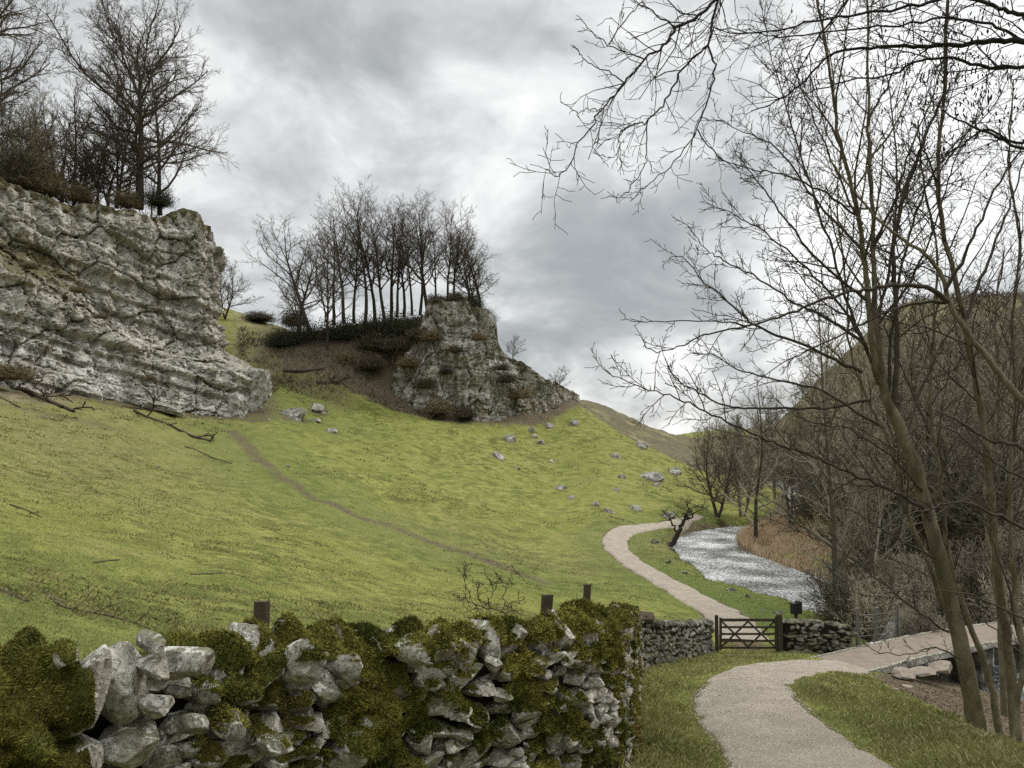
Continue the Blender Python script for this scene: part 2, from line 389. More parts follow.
# ------------------------------------------------------------------ terrain
COLS = {  # px : [(Y, z)]
    -700: [(3, -1.8), (6, -1.6), (15, 0.5), (30, 5), (46, 10), (52, 30), (80, 33), (200, 45)],
    -250: [(3, -1.9), (8, -2.0), (15, -1.5), (28, 0.5), (45, 4.5), (59, 7.6), (66, 27.5), (80, 29), (150, 40), (400, 55)],
    0: [(3, -2.0), (7, -2.3), (10, -2.45), (15, -2.6), (25, -2.3), (40, -.6), (58, 2.4), (72, 4.9), (77, 6), (81, 26.5), (90, 28), (130, 33), (300, 40)],
    120: [(3.5, -2.1), (10, -2.85), (16, -3.2), (26, -3.2), (41, -2.2), (58, 0.3), (72, 2.7), (81, 4.0), (86, 5), (90, 26.5), (100, 28), (140, 33), (300, 40)],
    186: [(3.8, -2.2), (10, -3.15), (18, -3.7), (28, -3.9), (42, -3.3), (60, -1.0), (75, 1.3), (87, 2.9), (96, 5), (102, 26.0), (112, 27), (140, 30), (300, 40)],
    204: [(3.8, -2.2), (10, -3.2), (18, -3.75), (28, -4.0), (42, -3.5), (60, -1.2), (75, 1.2), (87, 2.8), (100, 4), (106, 7), (128, 18), (150, 26.5), (200, 31), (400, 45)],
    232: [(3.9, -2.25), (10, -3.25), (18, -3.8), (28, -4.1), (42, -3.7), (60, -1.6), (78, 1.0), (88, 2.6), (105, 8.0), (130, 18), (155, 26.5), (200, 31), (400, 45)],
    250: [(4, -2.3), (10, -3.3), (18, -3.9), (28, -4.3), (42, -3.9), (60, -1.9), (78, 0.8), (88, 2.5), (105, 7.5), (130, 16.9), (155, 25.2), (200, 29), (400, 40)],
    330: [(4.5, -2.4), (10, -3.45), (18, -4.3), (28, -5.0), (42, -5.0), (60, -3.5), (78, -1.2), (95, 1.2), (108, 3.7), (115, 9.0), (122, 14.6), (128, 19), (145, 19.6), (170, 20), (400, 30)],
    390: [(4.8, -2.45), (10, -3.5), (18, -4.5), (28, -5.5), (42, -5.8), (60, -4.8), (80, -2.3), (100, 1.0), (110, 3), (117, 5), (121, 8), (124.5, 15), (128, 20.5), (145, 21), (400, 30)],
    414: [(4.9, -2.5), (10, -3.55), (18, -4.6), (28, -5.7), (41, -6.2), (58, -5.5), (78, -3.2), (98, 0), (110, 2.4), (116, 4), (119.5, 6), (122, 11), (125, 18), (127.5, 20.5), (145, 21.3), (400, 28)],
    440: [(5, -2.5), (10, -3.6), (18, -4.7), (27, -5.8), (40, -6.5), (57, -6.1), (77, -4.1), (97, -1), (110, 1.9), (119, 3.9), (123, 5), (127, 20), (131, 21.5), (150, 21.5), (400, 25)],
    485: [(5.2, -2.6), (10, -3.6), (18, -4.8), (27, -6.0), (38, -6.8), (55, -6.9), (75, -5.2), (95, -2.3), (110, .7), (121, 3.9), (125, 6), (129, 17), (135, 19), (170, 16), (400, 15)],
    510: [(5.3, -2.6), (10, -3.6), (18, -4.8), (27, -6.1), (38, -7.0), (55, -7.3), (75, -5.8), (95, -3.1), (110, -.1), (124, 4.4), (128, 6), (133, 13.3), (140, 13.5), (170, 12), (400, 10)],
    545: [(5.6, -2.65), (10, -3.8), (19, -5.4), (29, -6.9), (40, -7.6), (55, -7.8), (70, -7.0), (88, -5.0), (106, -2.2), (122, 1.4), (132, 5.2), (138, 8), (143, 11), (155, 11), (200, 5), (300, 0)],
    575: [(5.8, -2.7), (11, -4.1), (20, -5.7), (32, -7.2), (43, -7.9), (56, -7.9), (67, -7.2), (84, -5.2), (103, -2.2), (121, 1.7), (136, 6.6), (142, 8.2), (150, 8.0), (190, 0), (240, 6), (280, 16.4), (310, 17), (500, 5)],
    600: [(6, -2.7), (12, -4.3), (20, -5.8), (35, -7.4), (45, -8.1), (57, -8.0), (65, -7.2), (80, -5.2), (100, -2.2), (118, 1.2), (134, 4.0), (150, 2), (180, -2), (220, 2), (280, 13.3), (310, 14), (500, 5)],
    650: [(6.3, -2.8), (12, -4.5), (20, -6.0), (28, -7.5), (40, -8.0), (52, -8.2), (68, -8.0), (76, -7.2), (88, -5.6), (102, -3.6), (118, -1.2), (124, -1.4), (150, -5), (190, -7), (240, -2), (290, 4.9), (320, 5), (500, 0)],
    700: [(6.5, -2.9), (9, -3.75), (14, -5), (20, -6.1), (26.5, -7.4), (33, -8.0), (45, -8.3), (60, -8.4), (77, -8.1), (86, -7.2), (98, -5.8), (112, -4.6), (125, -5), (160, -7.5), (220, -8), (270, -5), (330, .6), (360, 0), (450, -3), (600, 5.8), (700, 8), (900, 5)],
    740: [(9, -3.8), (15.7, -5.05), (20, -5.95), (26.5, -7.4), (33, -7.95), (45, -8.3), (60, -8.4), (80, -8.4), (100, -8.3), (140, -7.5), (200, -6), (280, -4), (350, -1), (450, 3), (600, 9), (700, 10)],
    800: [(9, -3.85), (15.7, -5.1), (20, -6.0), (26.5, -7.4), (33, -8.1), (45, -8.4), (60, -8.2), (75, -7.6), (95, -5), (130, 1), (190, 10.4), (215, 10), (300, 5), (600, 5)],
    850: [(9, -3.8), (15, -5.1), (20, -6.1), (24, -7.2), (27, -7.6), (32, -8.3), (45, -8.3), (52, -7), (70, -4), (100, 3), (140, 13), (175, 21.6), (200, 22), (300, 20)],
    900: [(9, -3.82), (14, -4.9), (18, -5.85), (19.5, -6.4), (22, -7.1), (24.6, -7.5), (26.5, -8.1), (30, -8.4), (42, -8), (50, -6), (70, -1), (100, 9), (135, 21), (160, 29), (190, 30), (300, 30)],
    960: [(8, -3.4), (12.5, -4.46), (14.5, -5.35), (18, -6.35), (22, -7.35), (24.5, -8.0), (27, -8.6), (30, -8.6), (38, -7.8), (46, -6), (65, 0), (95, 11), (125, 21), (150, 28.6), (180, 30), (300, 32)],
    1024: [(6, -2.85), (9.5, -3.76), (12, -5), (16, -6.35), (20, -7.3), (24, -8.1), (27, -8.6), (30, -8.6), (35, -7.5), (44, -5), (62, 2), (90, 12), (120, 22), (150, 27.6), (180, 29), (300, 32)],
    1300: [(4, -2.5), (6.5, -3.1), (9, -5), (13, -8.2), (20, -8.6), (26, -7.5), (40, -3), (60, 4), (100, 16), (150, 30), (300, 35)],
    1900: [(3, -2.3), (5, -3.2), (8, -7.0), (12, -8.7), (18, -7.5), (40, 2), (80, 16), (150, 32)],
}
AZ_T, PROF = [], []
for px in sorted(COLS):
    t = (px - CX) / F
    k = math.sqrt(1 + t * t)
    AZ_T.append(math.degrees(math.atan(t)))
    PROF.append([(0.0, -1.65)] + [(Y * k, z) for Y, z in COLS[px]])
AZ_T = [-180, -120] + AZ_T + [110, 180]
PROF = ([[(0, -1.65), (10, 0), (50, 8), (150, 25)], [(0, -1.65), (10, 0.6), (40, 12), (100, 30)]] + PROF
        + [[(0, -1.65), (6, -2.4), (13, -7), (17, -8.7), (24, -7.5), (60, 5), (150, 28)], [(0, -1.65), (10, 0), (50, 8), (150, 25)]])
AZG = np.arange(-180, 180.01, 0.5)
NR = 280
LR0, LR1 = math.log(0.4), math.log(1600)
LRG = np.linspace(LR0, LR1, NR)
_rows = np.array([np.interp(np.exp(LRG), [a for a, _ in p], [b for _, b in p]) for p in PROF])
TAB = np.empty((len(AZG), NR))
for j in range(NR):
    TAB[:, j] = np.interp(AZG, AZ_T, _rows[:, j])
def _blur(a, ax, w):
    b = np.zeros_like(a); n = len(w) // 2
    for i, ww in enumerate(w):
        b += ww * np.roll(a, i - n, ax) if ax == 0 else ww * np.take(a, np.clip(np.arange(a.shape[1]) + i - n, 0, a.shape[1] - 1), 1)
    return b
TAB = _blur(_blur(TAB, 0, [.1, .2, .4, .2, .1]), 1, [.25, .5, .25])

WATER = -8.9
RIVER = [(30, -30, 3.4), (24.5, 0, 3.2), (23, 12, 3), (21.2, 20, 2.7), (19.6, 27, 2.5), (18.6, 33, 2.5), (18.1, 38, 2.5), (17.4, 43, 2.7), (16.4, 49, 3.4), (16, 57, 2.9),
         (16.3, 65, 2.6), (19.6, 72.5, 2.2), (24.5, 77, 2.2), (31, 82, 2.4), (36.5, 92, 2.6), (41, 110, 3.4), (46, 130, 3.4), (60, 170, 3)]
RIVER = [tuple(p) for p in catmull(RIVER, 4)]
PATH_A = [(0.6, -8, .85), (1.0, 0, .85), (2.1, 5, .84), (3.33, 8.6, .84), (3.68, 10.6, .87), (4.3, 14, .9), (4.95, 16.6, .9), (6.6, 19.8, .95), (9.2, 23.1, .85), (11.2, 25.3, .62)]
PATH_B = [(8.4, 27.8, .5), (9.1, 30.5, .85), (9.65, 34, .9), (9.45, 39, .9), (8.6, 45, .85), (7.95, 51.5, .8), (7.7, 57.5, .85), (8.8, 63, .9), (11.2, 67.3, .8), (14.9, 72.2, .65),
          (17.6, 76.2, .5), (19.3, 78.9, 0.35)]
PATH_A = [tuple(p) for p in catmull(PATH_A, 5)]
PATH_B = [tuple(p) for p in catmull(PATH_B, 5)]

def H0(x, y):
    x = np.asarray(x, float); y = np.asarray(y, float)
    r = np.hypot(x, y)
    az = np.degrees(np.arctan2(x, y))
    fa = np.clip((az + 180) / 0.5, 0, len(AZG) - 1.001)
    fr = np.clip((np.log(np.maximum(r, .4)) - LR0) / (LR1 - LR0) * (NR - 1), 0, NR - 1.001)
    ia, ir = fa.astype(int), fr.astype(int)
    ta, tr = fa - ia, fr - ir
    return (TAB[ia, ir] * (1 - ta) + TAB[ia + 1, ir] * ta) * (1 - tr) + (TAB[ia, ir + 1] * (1 - ta) + TAB[ia + 1, ir + 1] * ta) * tr

def H(x, y, rough=True):
    x = np.asarray(x, float); y = np.asarray(y, float)
    z = H0(x, y)
    r = np.hypot(x, y)
    if rough:
        da, wa = poly_dist(x, y, PATH_A); db, wb = poly_dist(x, y, PATH_B)
        calm = np.minimum(sstep(0, 1.2, da - wa), sstep(0, 2.5, db - wb))
        amp = np.interp(r, [0, 6, 20, 60, 120, 400], [.02, .03, .06, .22, .5, 1.6])
        left = sstep(14, 4, x - 0.05 * y)
        n = fbm(x * .22, y * .22, o=4, s=3) * amp
        # sheep terracettes following the contours of the left slope
        n = n + left * calm * sstep(20, 45, y) * 0.15 * np.sin(z * 5.2 + 3 * fbm(x * .08, y * .08, o=3, s=9)) * (0.5 + 0.5 * vn(x * .13, y * .13, s=31))
        n = n + fbm(x * 1.3, y * 1.3, o=3, s=5) * np.interp(r, [0, 10, 60, 150], [.015, .04, .09, .15])
        z = z + n * (0.06 + 0.94 * calm)
    d, w = poly_dist(x, y, RIVER)
    w = w + (vn(x * .5, y * .5, s=77) * .5 if rough else 0)
    z = np.where((z < -8.55) & (d > w), -8.55 + 0.05 * (z + 8.55), z)
    k = sstep(-0.5, 1.6, d - w)
    bed = -9.7
    return np.where(d - w < 1.6, np.minimum(z, bed + (z - bed) * k), z)

def gz(x, y):
    return float(H(np.array([x]), np.array([y]))[0])

def hit(px, py, y0=6.0, y1=400.0):
    """first place where the sight line through a picture point meets the ground"""
    Y = np.exp(np.linspace(math.log(y0), math.log(y1), 1600))
    x = (px - CX) / F * Y
    g = H(x, Y) - (HY - py) / F * Y
    i = int(np.argmax(g > 0)) if (g > 0).any() else len(Y) - 1
    return Vector((float(x[i]), float(Y[i]), gz(x[i], Y[i])))

CL_BASE = [(-330, 56, 7.5), (-260, 60, 7), (-120, 66, 5.5), (0, 71.5, 4.0), (60, 76, 3.4), (120, 80.5, 2.9), (170, 84, 2.2), (215, 86.5, 1.6), (246, 88, 1.2), (258, 91, 2.0), (262, 97, 3), (258, 108, 6)]
CL_TOP = [(-330, 62, 30), (-260, 66, 28.2), (-120, 71, 27), (0, 77.5, 26.2), (60, 82.5, 25.6), (110, 86, 26.1), (150, 89.5, 26.2), (178, 92, 27.3), (197, 93.5, 27.8), (208, 96, 27.0), (211, 101, 26.8), (204, 112, 28)]
CR_BASE = [(381, 122, 5.5), (388, 119, 3.6), (405, 117.2, 2.6), (414, 117, 2.6), (425, 116.8, 2.6), (431, 116.8, 2.6), (450, 116.8, 2.6), (478, 117.6, 2.4), (497, 119.2, 2.6), (508, 120.8, 3.2), (521, 123, 4.0), (545, 129.5, 6.2), (566, 136, 8.0), (580, 142, 8.5)]
CR_TOP = [(383, 124, 7.0), (391, 120.5, 9.2), (406, 120.3, 13.6), (414, 120.3, 15.0), (424, 120.4, 19.5), (430, 120.5, 21.6), (450, 120.5, 21.9), (482, 121, 20.8), (496, 122.0, 18.6), (503, 123.6, 14.2), (524, 126.6, 12.8), (546, 131, 10.6), (566, 137.5, 9.3), (580, 144, 8.6)]

# tint masks (earth, litter, lush) from world position
TRACK = [hit(px, py) for px, py in ((232, 432), (262, 462), (300, 489), (350, 513), (400, 530), (450, 548), (500, 566), (545, 583))]
TRACK = [(v.x, v.y, 0.45 + .004 * v.y) for v in TRACK]
def ell(x, y, c, rx, ry):
    return np.clip(1.4 - np.hypot((x - c[0]) / rx, (y - c[1]) / ry), 0, 1)

def tint(x, y, z):
    r = np.hypot(x, y)
    px = CX + F * x / np.maximum(y, .1)
    earth = np.zeros_like(x); litter = np.zeros_like(x)
    d, w = poly_dist(x, y, TRACK)
    earth = np.maximum(earth, 0.60 * sstep(2.6, 0.2, d / w))
    d, w = poly_dist(x, y, PATH_A); d2, w2 = poly_dist(x, y, PATH_B)
    earth = np.maximum(earth, 0.7 * sstep(.35, -.1, d - w)); earth = np.maximum(earth, 0.7 * sstep(.5, -.1, d2 - w2))
    d, w = poly_dist(x, y, RIVER)
    earth = np.maximum(earth, 0.75 * sstep(1.1, 0.1, d - w))
    # brown wooded slope below the grove and the foot of both crags
    earth = np.maximum(earth, 0.85 * sstep(262, 292, px) * sstep(435, 420, px) * sstep(112, 117, y) * sstep(150, 135, y))
    earth = np.maximum(earth, 0.55 * sstep(235, 262, px) * sstep(400, 330, px) * sstep(103, 112, y) * sstep(150, 140, y))
    litter = np.maximum(litter, 0.5 * sstep(205, 240, px) * sstep(330, 290, px) * sstep(104, 118, y) * sstep(190, 170, y))
    dcl, _ = poly_dist(x, y, [((a - CX) / F * b, b, 0) for a, b, _ in CL_BASE])
    dcr, _ = poly_dist(x, y, [((a - CX) / F * b, b, 0) for a, b, _ in CR_BASE])
    earth = np.maximum(earth, 0.6 * sstep(5.0, 0.8, dcl)); earth = np.maximum(earth, 0.75 * sstep(4.5, 0.8, dcr))
    litter = np.maximum(litter, 0.66 * sstep(40, 60, y) * sstep(17, 6, dcl) * sstep(150, 50, px))
    earth = np.maximum(earth, 0.5 * ell(x, y, (-36, 61), 9, 3))
    # plateau above the cliff
    litter = np.maximum(litter, np.where((z > 24) & (px < 215), 0.8, 0))
    for bx_, by_, br_ in BOULDER_SPOTS:
        earth = np.maximum(earth, .55 * sstep(br_ * 1.7, br_ * .7, np.hypot(x - bx_, (y - by_) * .6)))
    # right bank under the trees: bare dark earth, then wooded hillside
    bank = sstep(0, 1.2, x - np.interp(y, [0, 6.5, 9.5, 12.5, 18, 24, 27], [6.0, 6.1, 6.3, 7.3, 9.1, 10.6, 14])) * sstep(30, 26, y)
    earth = np.maximum(earth, 0.95 * bank)
    wood = sstep(0, 4, x - np.interp(y, [20, 30, 45, 60, 75, 95, 130, 200, 330], [21, 21, 21.5, 23, 27, 31, 36, 52, 85])) * sstep(480, 380, y)
    litter = np.maximum(litter, wood * (0.85 - 0.27 * sstep(4, 16, z)))
    litter = np.maximum(litter, 0.9 * sstep(165, 190, y) * sstep(470, 380, y) * sstep(-10, 10, x))
    litter = np.maximum(litter, 0.45 * ((d2 - w2 > .3) & (d - w > .5)) * sstep(35, 38, y) * 0)
    lush = np.clip(0.45 * sstep(30, 8, y) + 0.5 * sstep(3.5, 1.2, d2 - w2) * sstep(25, 40, y) + 0.8 * sstep(8, 4, d - w) * sstep(60, 30, y), 0, 1)
    lush = np.maximum(lush, sstep(160, 185, y) * sstep(470, 400, y))
    lush = np.maximum(lush, 0.6 * ell(x, y, (-31, 98), 14, 12))
    lush = np.maximum(lush, 0.5 * sstep(2.5, 0.8, poly_dist(x, y, TRACK)[0] / (3.5)))
    dry = 0.85 * sstep(330, 60, px) * sstep(26, 48, y) * (x < 0) + .45 * sstep(10, 30, fbm(x * .035, y * .035, o=3, s=151) * 60)
    dry = np.maximum(dry, wood * .95)
    fresh = 0.55 * sstep(20, 60, y) * sstep(300, 380, px) * sstep(12, 6, x - .02 * y)
    dry = np.clip(dry * (1 - .7 * fresh), 0, 1)
    return np.stack([earth, litter, lush, dry], 1)

BO = [(294, 413, 26, 14, 'largest pale boulder on the grass below the gap beside the cliff'), (318, 408, 17, 12, 'rough pale boulder just right of the largest one below the gap'), (331, 430, 11, 6, 'low pale rock downhill of the pair of boulders below the gap'), (316, 420, 9, 4, 'flat pale stone beside the pair of boulders below the gap'),
      (509, 437, 12, 11, 'upright grey boulder on the green slope below the crag'), (497, 454, 14, 8, 'grey boulder split in two on the slope below the upright one'), (531, 429, 6, 7, 'narrow pale rock in a short chain of rocks below the ridge'), (534, 436, 7, 5, 'middle rock of the short chain below the ridge'), (541, 442, 7, 6, 'lowest rock of the short chain below the ridge'),
      (549, 425, 10, 5, 'flat grey rock right of the short chain of rocks'), (573, 422, 11, 7, 'half buried rock high on the slope under the ridge end'), (551, 461, 6, 4, 'small white rock in the middle of the green slope'), (518, 468, 5, 5, 'small grey rock left of the white one on the green slope'),
      (561, 487, 14, 6, 'long flat pale rock lower on the green slope'), (571, 497, 8, 4, 'small pale rock just below the long flat one'), (609, 510, 12, 6, 'pale rock low on the slope above the path bend'), (635, 507, 13, 5, 'pale flat outcrop above the path and left of the gnarled tree'), (595, 503, 9, 5, 'dark edged rock uphill of the path bend'),
      (615, 455, 10, 6, 'grey rock at the left of the dark outcrop under the skyline'), (622, 476, 8, 6, 'dark rock with a pale side below the outcrop'), (652, 474, 22, 13, 'dark rounded outcrop on the right part of the green slope'), (641, 444, 14, 8, 'grey outcrop near the skyline of the green slope'), (674, 470, 14, 9, 'grey outcrop near the right end of the green slope'),
      (669, 515, 15, 9, 'pale boulder at the path edge beside the gnarled tree'), (616, 489, 7, 5, 'small dark rock midway between outcrop and path'), (550, 400, 8, 5, 'pale rock at the top of the green slope below the thorn tree'), (656, 484, 8, 4, 'small pale rock under the dark rounded outcrop')]
BOULDER_SPOTS = []
for px_, py_, w_, h_, _l in BO:
    v_ = hit(px_, py_ + h_ * .3, 30)
    BOULDER_SPOTS.append((v_.x, v_.y, w_ * .56 * v_.y / F))

def build_terrain():
    az = np.concatenate([np.arange(-180, -48, 3.0), np.arange(-48, -36, .5), np.arange(-36, 36.01, 0.085), np.arange(36.5, 48, .5), np.arange(48, 180.1, 3.0)])
    az[-1] = 180
    r = np.concatenate([[0.15], np.exp(np.arange(math.log(0.6), math.log(60), 0.0135)), np.exp(np.arange(math.log(60), math.log(170), 0.0045)), np.exp(np.arange(math.log(170), math.log(2600), 0.02))])
    A, RR = np.meshgrid(np.radians(az), r, indexing='ij')
    x = (np.sin(A) * RR).ravel(); y = (np.cos(A) * RR).ravel()
    z = H(x, y)
    c = tint(x, y, z)
    na, nr = len(az), len(r)
    i = np.arange(na - 1)[:, None] * nr + np.arange(nr - 1)[None, :]
    q = np.stack([i, i + nr, i + nr + 1, i + 1], -1).reshape(-1, 4)
    q = q[:, ::-1]
    o = mesh_obj('hillside_ground', np.stack([x, y, z], 1), [q], M['ground'], smooth=True, cols=c)
    tag(o, kind='structure')
build_terrain()

def ribbon(name, pts, mat, lift, cross=13, res=0.25, edge=0.16):
    pts = np.array(pts)
    seg = np.hypot(*np.diff(pts[:, :2], axis=0).T)
    s = np.concatenate([[0], np.cumsum(seg)])
    ss = []
    t = 0.0
    while t < s[-1]:
        ss.append(t); Y = np.interp(t, s, pts[:, 1]); t += max(.08, res * max(Y, 3) / 25)
    ss = np.array(ss + [s[-1]])
    X, Y, W = (np.interp(ss, s, pts[:, i]) for i in range(3))
    tx, ty = np.gradient(X, ss), np.gradient(Y, ss)
    l = np.hypot(tx, ty); nx, ny = ty / l, -tx / l
    u = np.linspace(-1, 1, cross)
    w = W[:, None] + 0.26 * fbm(ss[:, None] * 1.3 + 0 * u, np.sign(u)[None, :] * 7 + 0 * ss[:, None], o=4, s=41) + edge
    xx = X[:, None] + nx[:, None] * u * w; yy = Y[:, None] + ny[:, None] * u * w
    zz = H(xx.ravel(), yy.ravel()).reshape(xx.shape)
    up = lift(yy) * (1 - sstep(.80, 1.0, np.abs(u))[None, :] * 2.6)
    zz = zz + up + 0.012 * fbm(xx * 4, yy * 4, o=3, s=8)
    n, c = xx.shape
    i = np.arange(n - 1)[:, None] * c + np.arange(c - 1)[None, :]
    q = np.stack([i, i + 1, i + c + 1, i + c], -1).reshape(-1, 4)
    o = mesh_obj(name, np.stack([xx, yy, zz], -1).reshape(-1, 3), [q], mat, smooth=True)
    return tag(o, kind='structure')
ribbon('gravel_path', PATH_A, M['path'], lambda y: 0.02 + .0008 * np.abs(y), 41, 0.12)
ribbon('valley_path', PATH_B[3:], M['path'], lambda y: 0.02 + .0012 * np.abs(y), 17, 0.3)

def build_water():
    pts = np.array(RIVER)
    s = np.concatenate([[0], np.cumsum(np.hypot(*np.diff(pts[:, :2], axis=0).T))])
    ss = np.arange(0, s[-1], 0.35)
    X, Y, W = (np.interp(ss, s, pts[:, i]) for i in range(3))
    tx, ty = np.gradient(X), np.gradient(Y); l = np.hypot(tx, ty); nx, ny = ty / l, -tx / l
    u = np.linspace(-1, 1, 31)
    xx = X[:, None] + nx[:, None] * u * (W[:, None] + 1.6); yy = Y[:, None] + ny[:, None] * u * (W[:, None] + 1.6)
    zz = WATER + 0.05 * fbm(xx * 1.2, yy * .8, o=4, s=2) + 0.03 * fbm(xx * 4, yy * 3, o=2, s=12)
    n, c = xx.shape
    i = np.arange(n - 1)[:, None] * c + np.arange(c - 1)[None, :]
    q = np.stack([i, i + 1, i + c + 1, i + c], -1).reshape(-1, 4)
    tag(mesh_obj('river_water', np.stack([xx, yy, zz], -1).reshape(-1, 3), [q], M['water'], smooth=True), kind='structure')
build_water()

# ------------------------------------------------------------------ rock cliffs
def smooth_poly(pts, n):
    w = [tuple(P(px, 440, Y)[:2]) + (z,) for px, Y, z in pts]
    return catmull(w, n)

def cliff(name, base, top, ledge, setback, du, dv, label, seed, dip, brown, white, bedk=.75, flute=.8, kx=1.0, kz=1.0, k=12):
    B = smooth_poly(base, k); T = smooth_poly(top, k)
    s = np.concatenate([[0], np.cumsum(np.linalg.norm(np.diff((B + T) / 2, axis=0)[:, :2], axis=1))])
    ss = np.arange(0, s[-1], du)
    B = np.stack([np.interp(ss, s, B[:, i]) for i in range(3)], 1)
    T = np.stack([np.interp(ss, s, T[:, i]) for i in range(3)], 1)
    pxs = CX + F * B[:, 0] / B[:, 1]
    hmax = float((T[:, 2] - B[:, 2]).max())
    nv = int((hmax + 2) / dv)
    v = np.linspace(0, 1, nv)
    vl = np.interp(pxs, [a for a, _ in ledge], [b for _, b in ledge])[:, None]
    g = setback * sstep(-0.05, 0.10, v[None, :] - vl) + (1 - setback) * v[None, :]
    X = B[:, None, 0] + (T - B)[:, None, 0] * g
    Y = B[:, None, 1] + (T - B)[:, None, 1] * g
    zb = B[:, 2] - 1.5
    Z = zb[:, None] + (T[:, 2] - zb)[:, None] * v[None, :]
    mid = (B + T) / 2
    tx, ty = np.gradient(mid[:, 0]), np.gradient(mid[:, 1]); l = np.hypot(tx, ty) + 1e-9
    nx, ny = ty / l, -tx / l
    ker = np.ones(25) / 25
    nx = np.convolve(np.pad(nx, 12, 'edge'), ker, 'valid'); ny = np.convolve(np.pad(ny, 12, 'edge'), ker, 'valid')
    l = np.hypot(nx, ny); nx, ny = nx / l, ny / l
    zd = Z + dip * X
    wx, wy, wz = fbm(X * .3, Y * .3, Z * .3, 2, seed) * .7, fbm(X * .3, Y * .3, Z * .3, 2, seed + 5) * .7, fbm(X * .3, Y * .3, Z * .3, 2, seed + 9) * .6
    f1, f2, cid, fa1 = worley((X + wx) * .17 * kx, (Y + wy) * .17 * kx, (zd + wz) * .20 * kz, seed)
    g1, g2, cid2, fa2 = worley((X + wx) * .55 * kx, (Y + wy) * .55 * kx, (zd + wz) * .5 * kz, seed + 20)
    h1, h2, cid3, fa3 = worley((X + wx * .5) * 1.4, (Y + wy * .5) * 1.4, (zd + wz) * 1.5, seed + 40)
    calmer = .55 + .45 * sstep(.62, .85, v)[None, :] + 0 * X
    d = calmer * (.85 * fa1 + .40 * fa2 + (cid - .5) * .8) + .18 * fa3 - .6 * np.exp(-((f2 - f1) / .022) ** 2)
    saw = zd * .30 + wz * .12 + .10 * vn(X * .25, Y * .25, Z * 0, seed + 7); sf = saw - np.floor(saw)
    d = d + bedk * .95 * (sf ** 1.5 - .4) * (.35 + .65 * _hash(np.floor(saw).astype(int), 0 * cid.astype(int), 0 * cid.astype(int), seed))
    d = d + (cid2 - .5) * 0.30 - .28 * np.exp(-((g2 - g1) / .03) ** 2)
    d = d + (cid3 - .5) * 0.13 - .12 * np.exp(-((h2 - h1) / .08) ** 2)
    bed = vn(zd * .55 + wz * .4, 0 * zd, s=seed + 60); bed2 = vn(zd * 1.5 + wz * .6, 0 * zd + X * .05, s=seed + 61)
    d = d + bedk * (0.35 * np.tanh(bed * 4) + .28 * np.tanh(bed2 * 5)) + flute * (.8 * fbm(X * .55, Y * .55, Z * .05, 4, seed + 75) + .35 * fbm(X * 1.6, Y * 1.6, Z * .12, 3, seed + 76))
    d = d + 0.9 * fbm(X * .16, Y * .16, Z * .10, 4, seed + 70) + 0.20 * fbm(X * 1.1, Y * 1.1, Z * .2, 4, seed + 80) + .12 * fbm(X * 3, Y * 3, Z * 3, 3, seed + 90)
    fade = np.minimum(1, np.minimum(ss, s[-1] - ss) / 2.0)[:, None]
    hgt = np.clip((T[:, 2] - B[:, 2]) / 8, .25, 1)[:, None]
    d = d * (0.3 + .7 * hgt) * (0.35 + .65 * fade)
    topr = sstep(1.0, .93, v)[None, :]
    X = X + nx[:, None] * d * (.45 + .55 * topr); Y = Y + ny[:, None] * d * (.45 + .55 * topr)
    Z = Z + .8 * fbm(X * .4, Y * .4, Z * 0, 4, seed + 33) * sstep(.6, 1, v)[None, :]
    # cap running back into the plateau
    nc = 14
    t = np.linspace(0, 1, nc + 1)[1:]
    Xc = X[:, -1:] - nx[:, None] * t * 7; Yc = Y[:, -1:] - ny[:, None] * t * 7
    gzc = H(Xc.ravel(), Yc.ravel()).reshape(Xc.shape)
    Zc = Z[:, -1:] * (1 - sstep(0, .9, t)) + (np.minimum(gzc, Z[:, -1:] + 2) - .25) * sstep(0, .9, t) + .25 * np.sin(t * math.pi) + .25 * fbm(Xc * .8, Yc * .8, o=3, s=3)
    X = np.concatenate([X, Xc], 1); Y = np.concatenate([Y, Yc], 1); Z = np.concatenate([Z, Zc], 1)
    n, c = X.shape
    i = np.arange(n - 1)[:, None] * c + np.arange(c - 1)[None, :]
    q = np.stack([i, i + c, i + c + 1, i + 1], -1).reshape(-1, 4)
    vv = np.concatenate([v, np.ones(nc)])
    PX = np.repeat(pxs[:, None], c, 1); VV = np.repeat(vv[None, :], n, 0)
    cols = np.stack([brown(PX, VV), white(PX, VV), 0 * PX], -1).reshape(-1, 3)
    o = mesh_obj(name, np.stack([X, Y, Z], -1).reshape(-1, 3), [q], M['cliff'], smooth=False, cols=cols)
    return tag(o, label, 'cliff')

def blob(px, v, cx, cv, rx, rv):
    return np.clip(1.2 - np.hypot((px - cx) / rx, (v - cv) / rv), 0, 1)

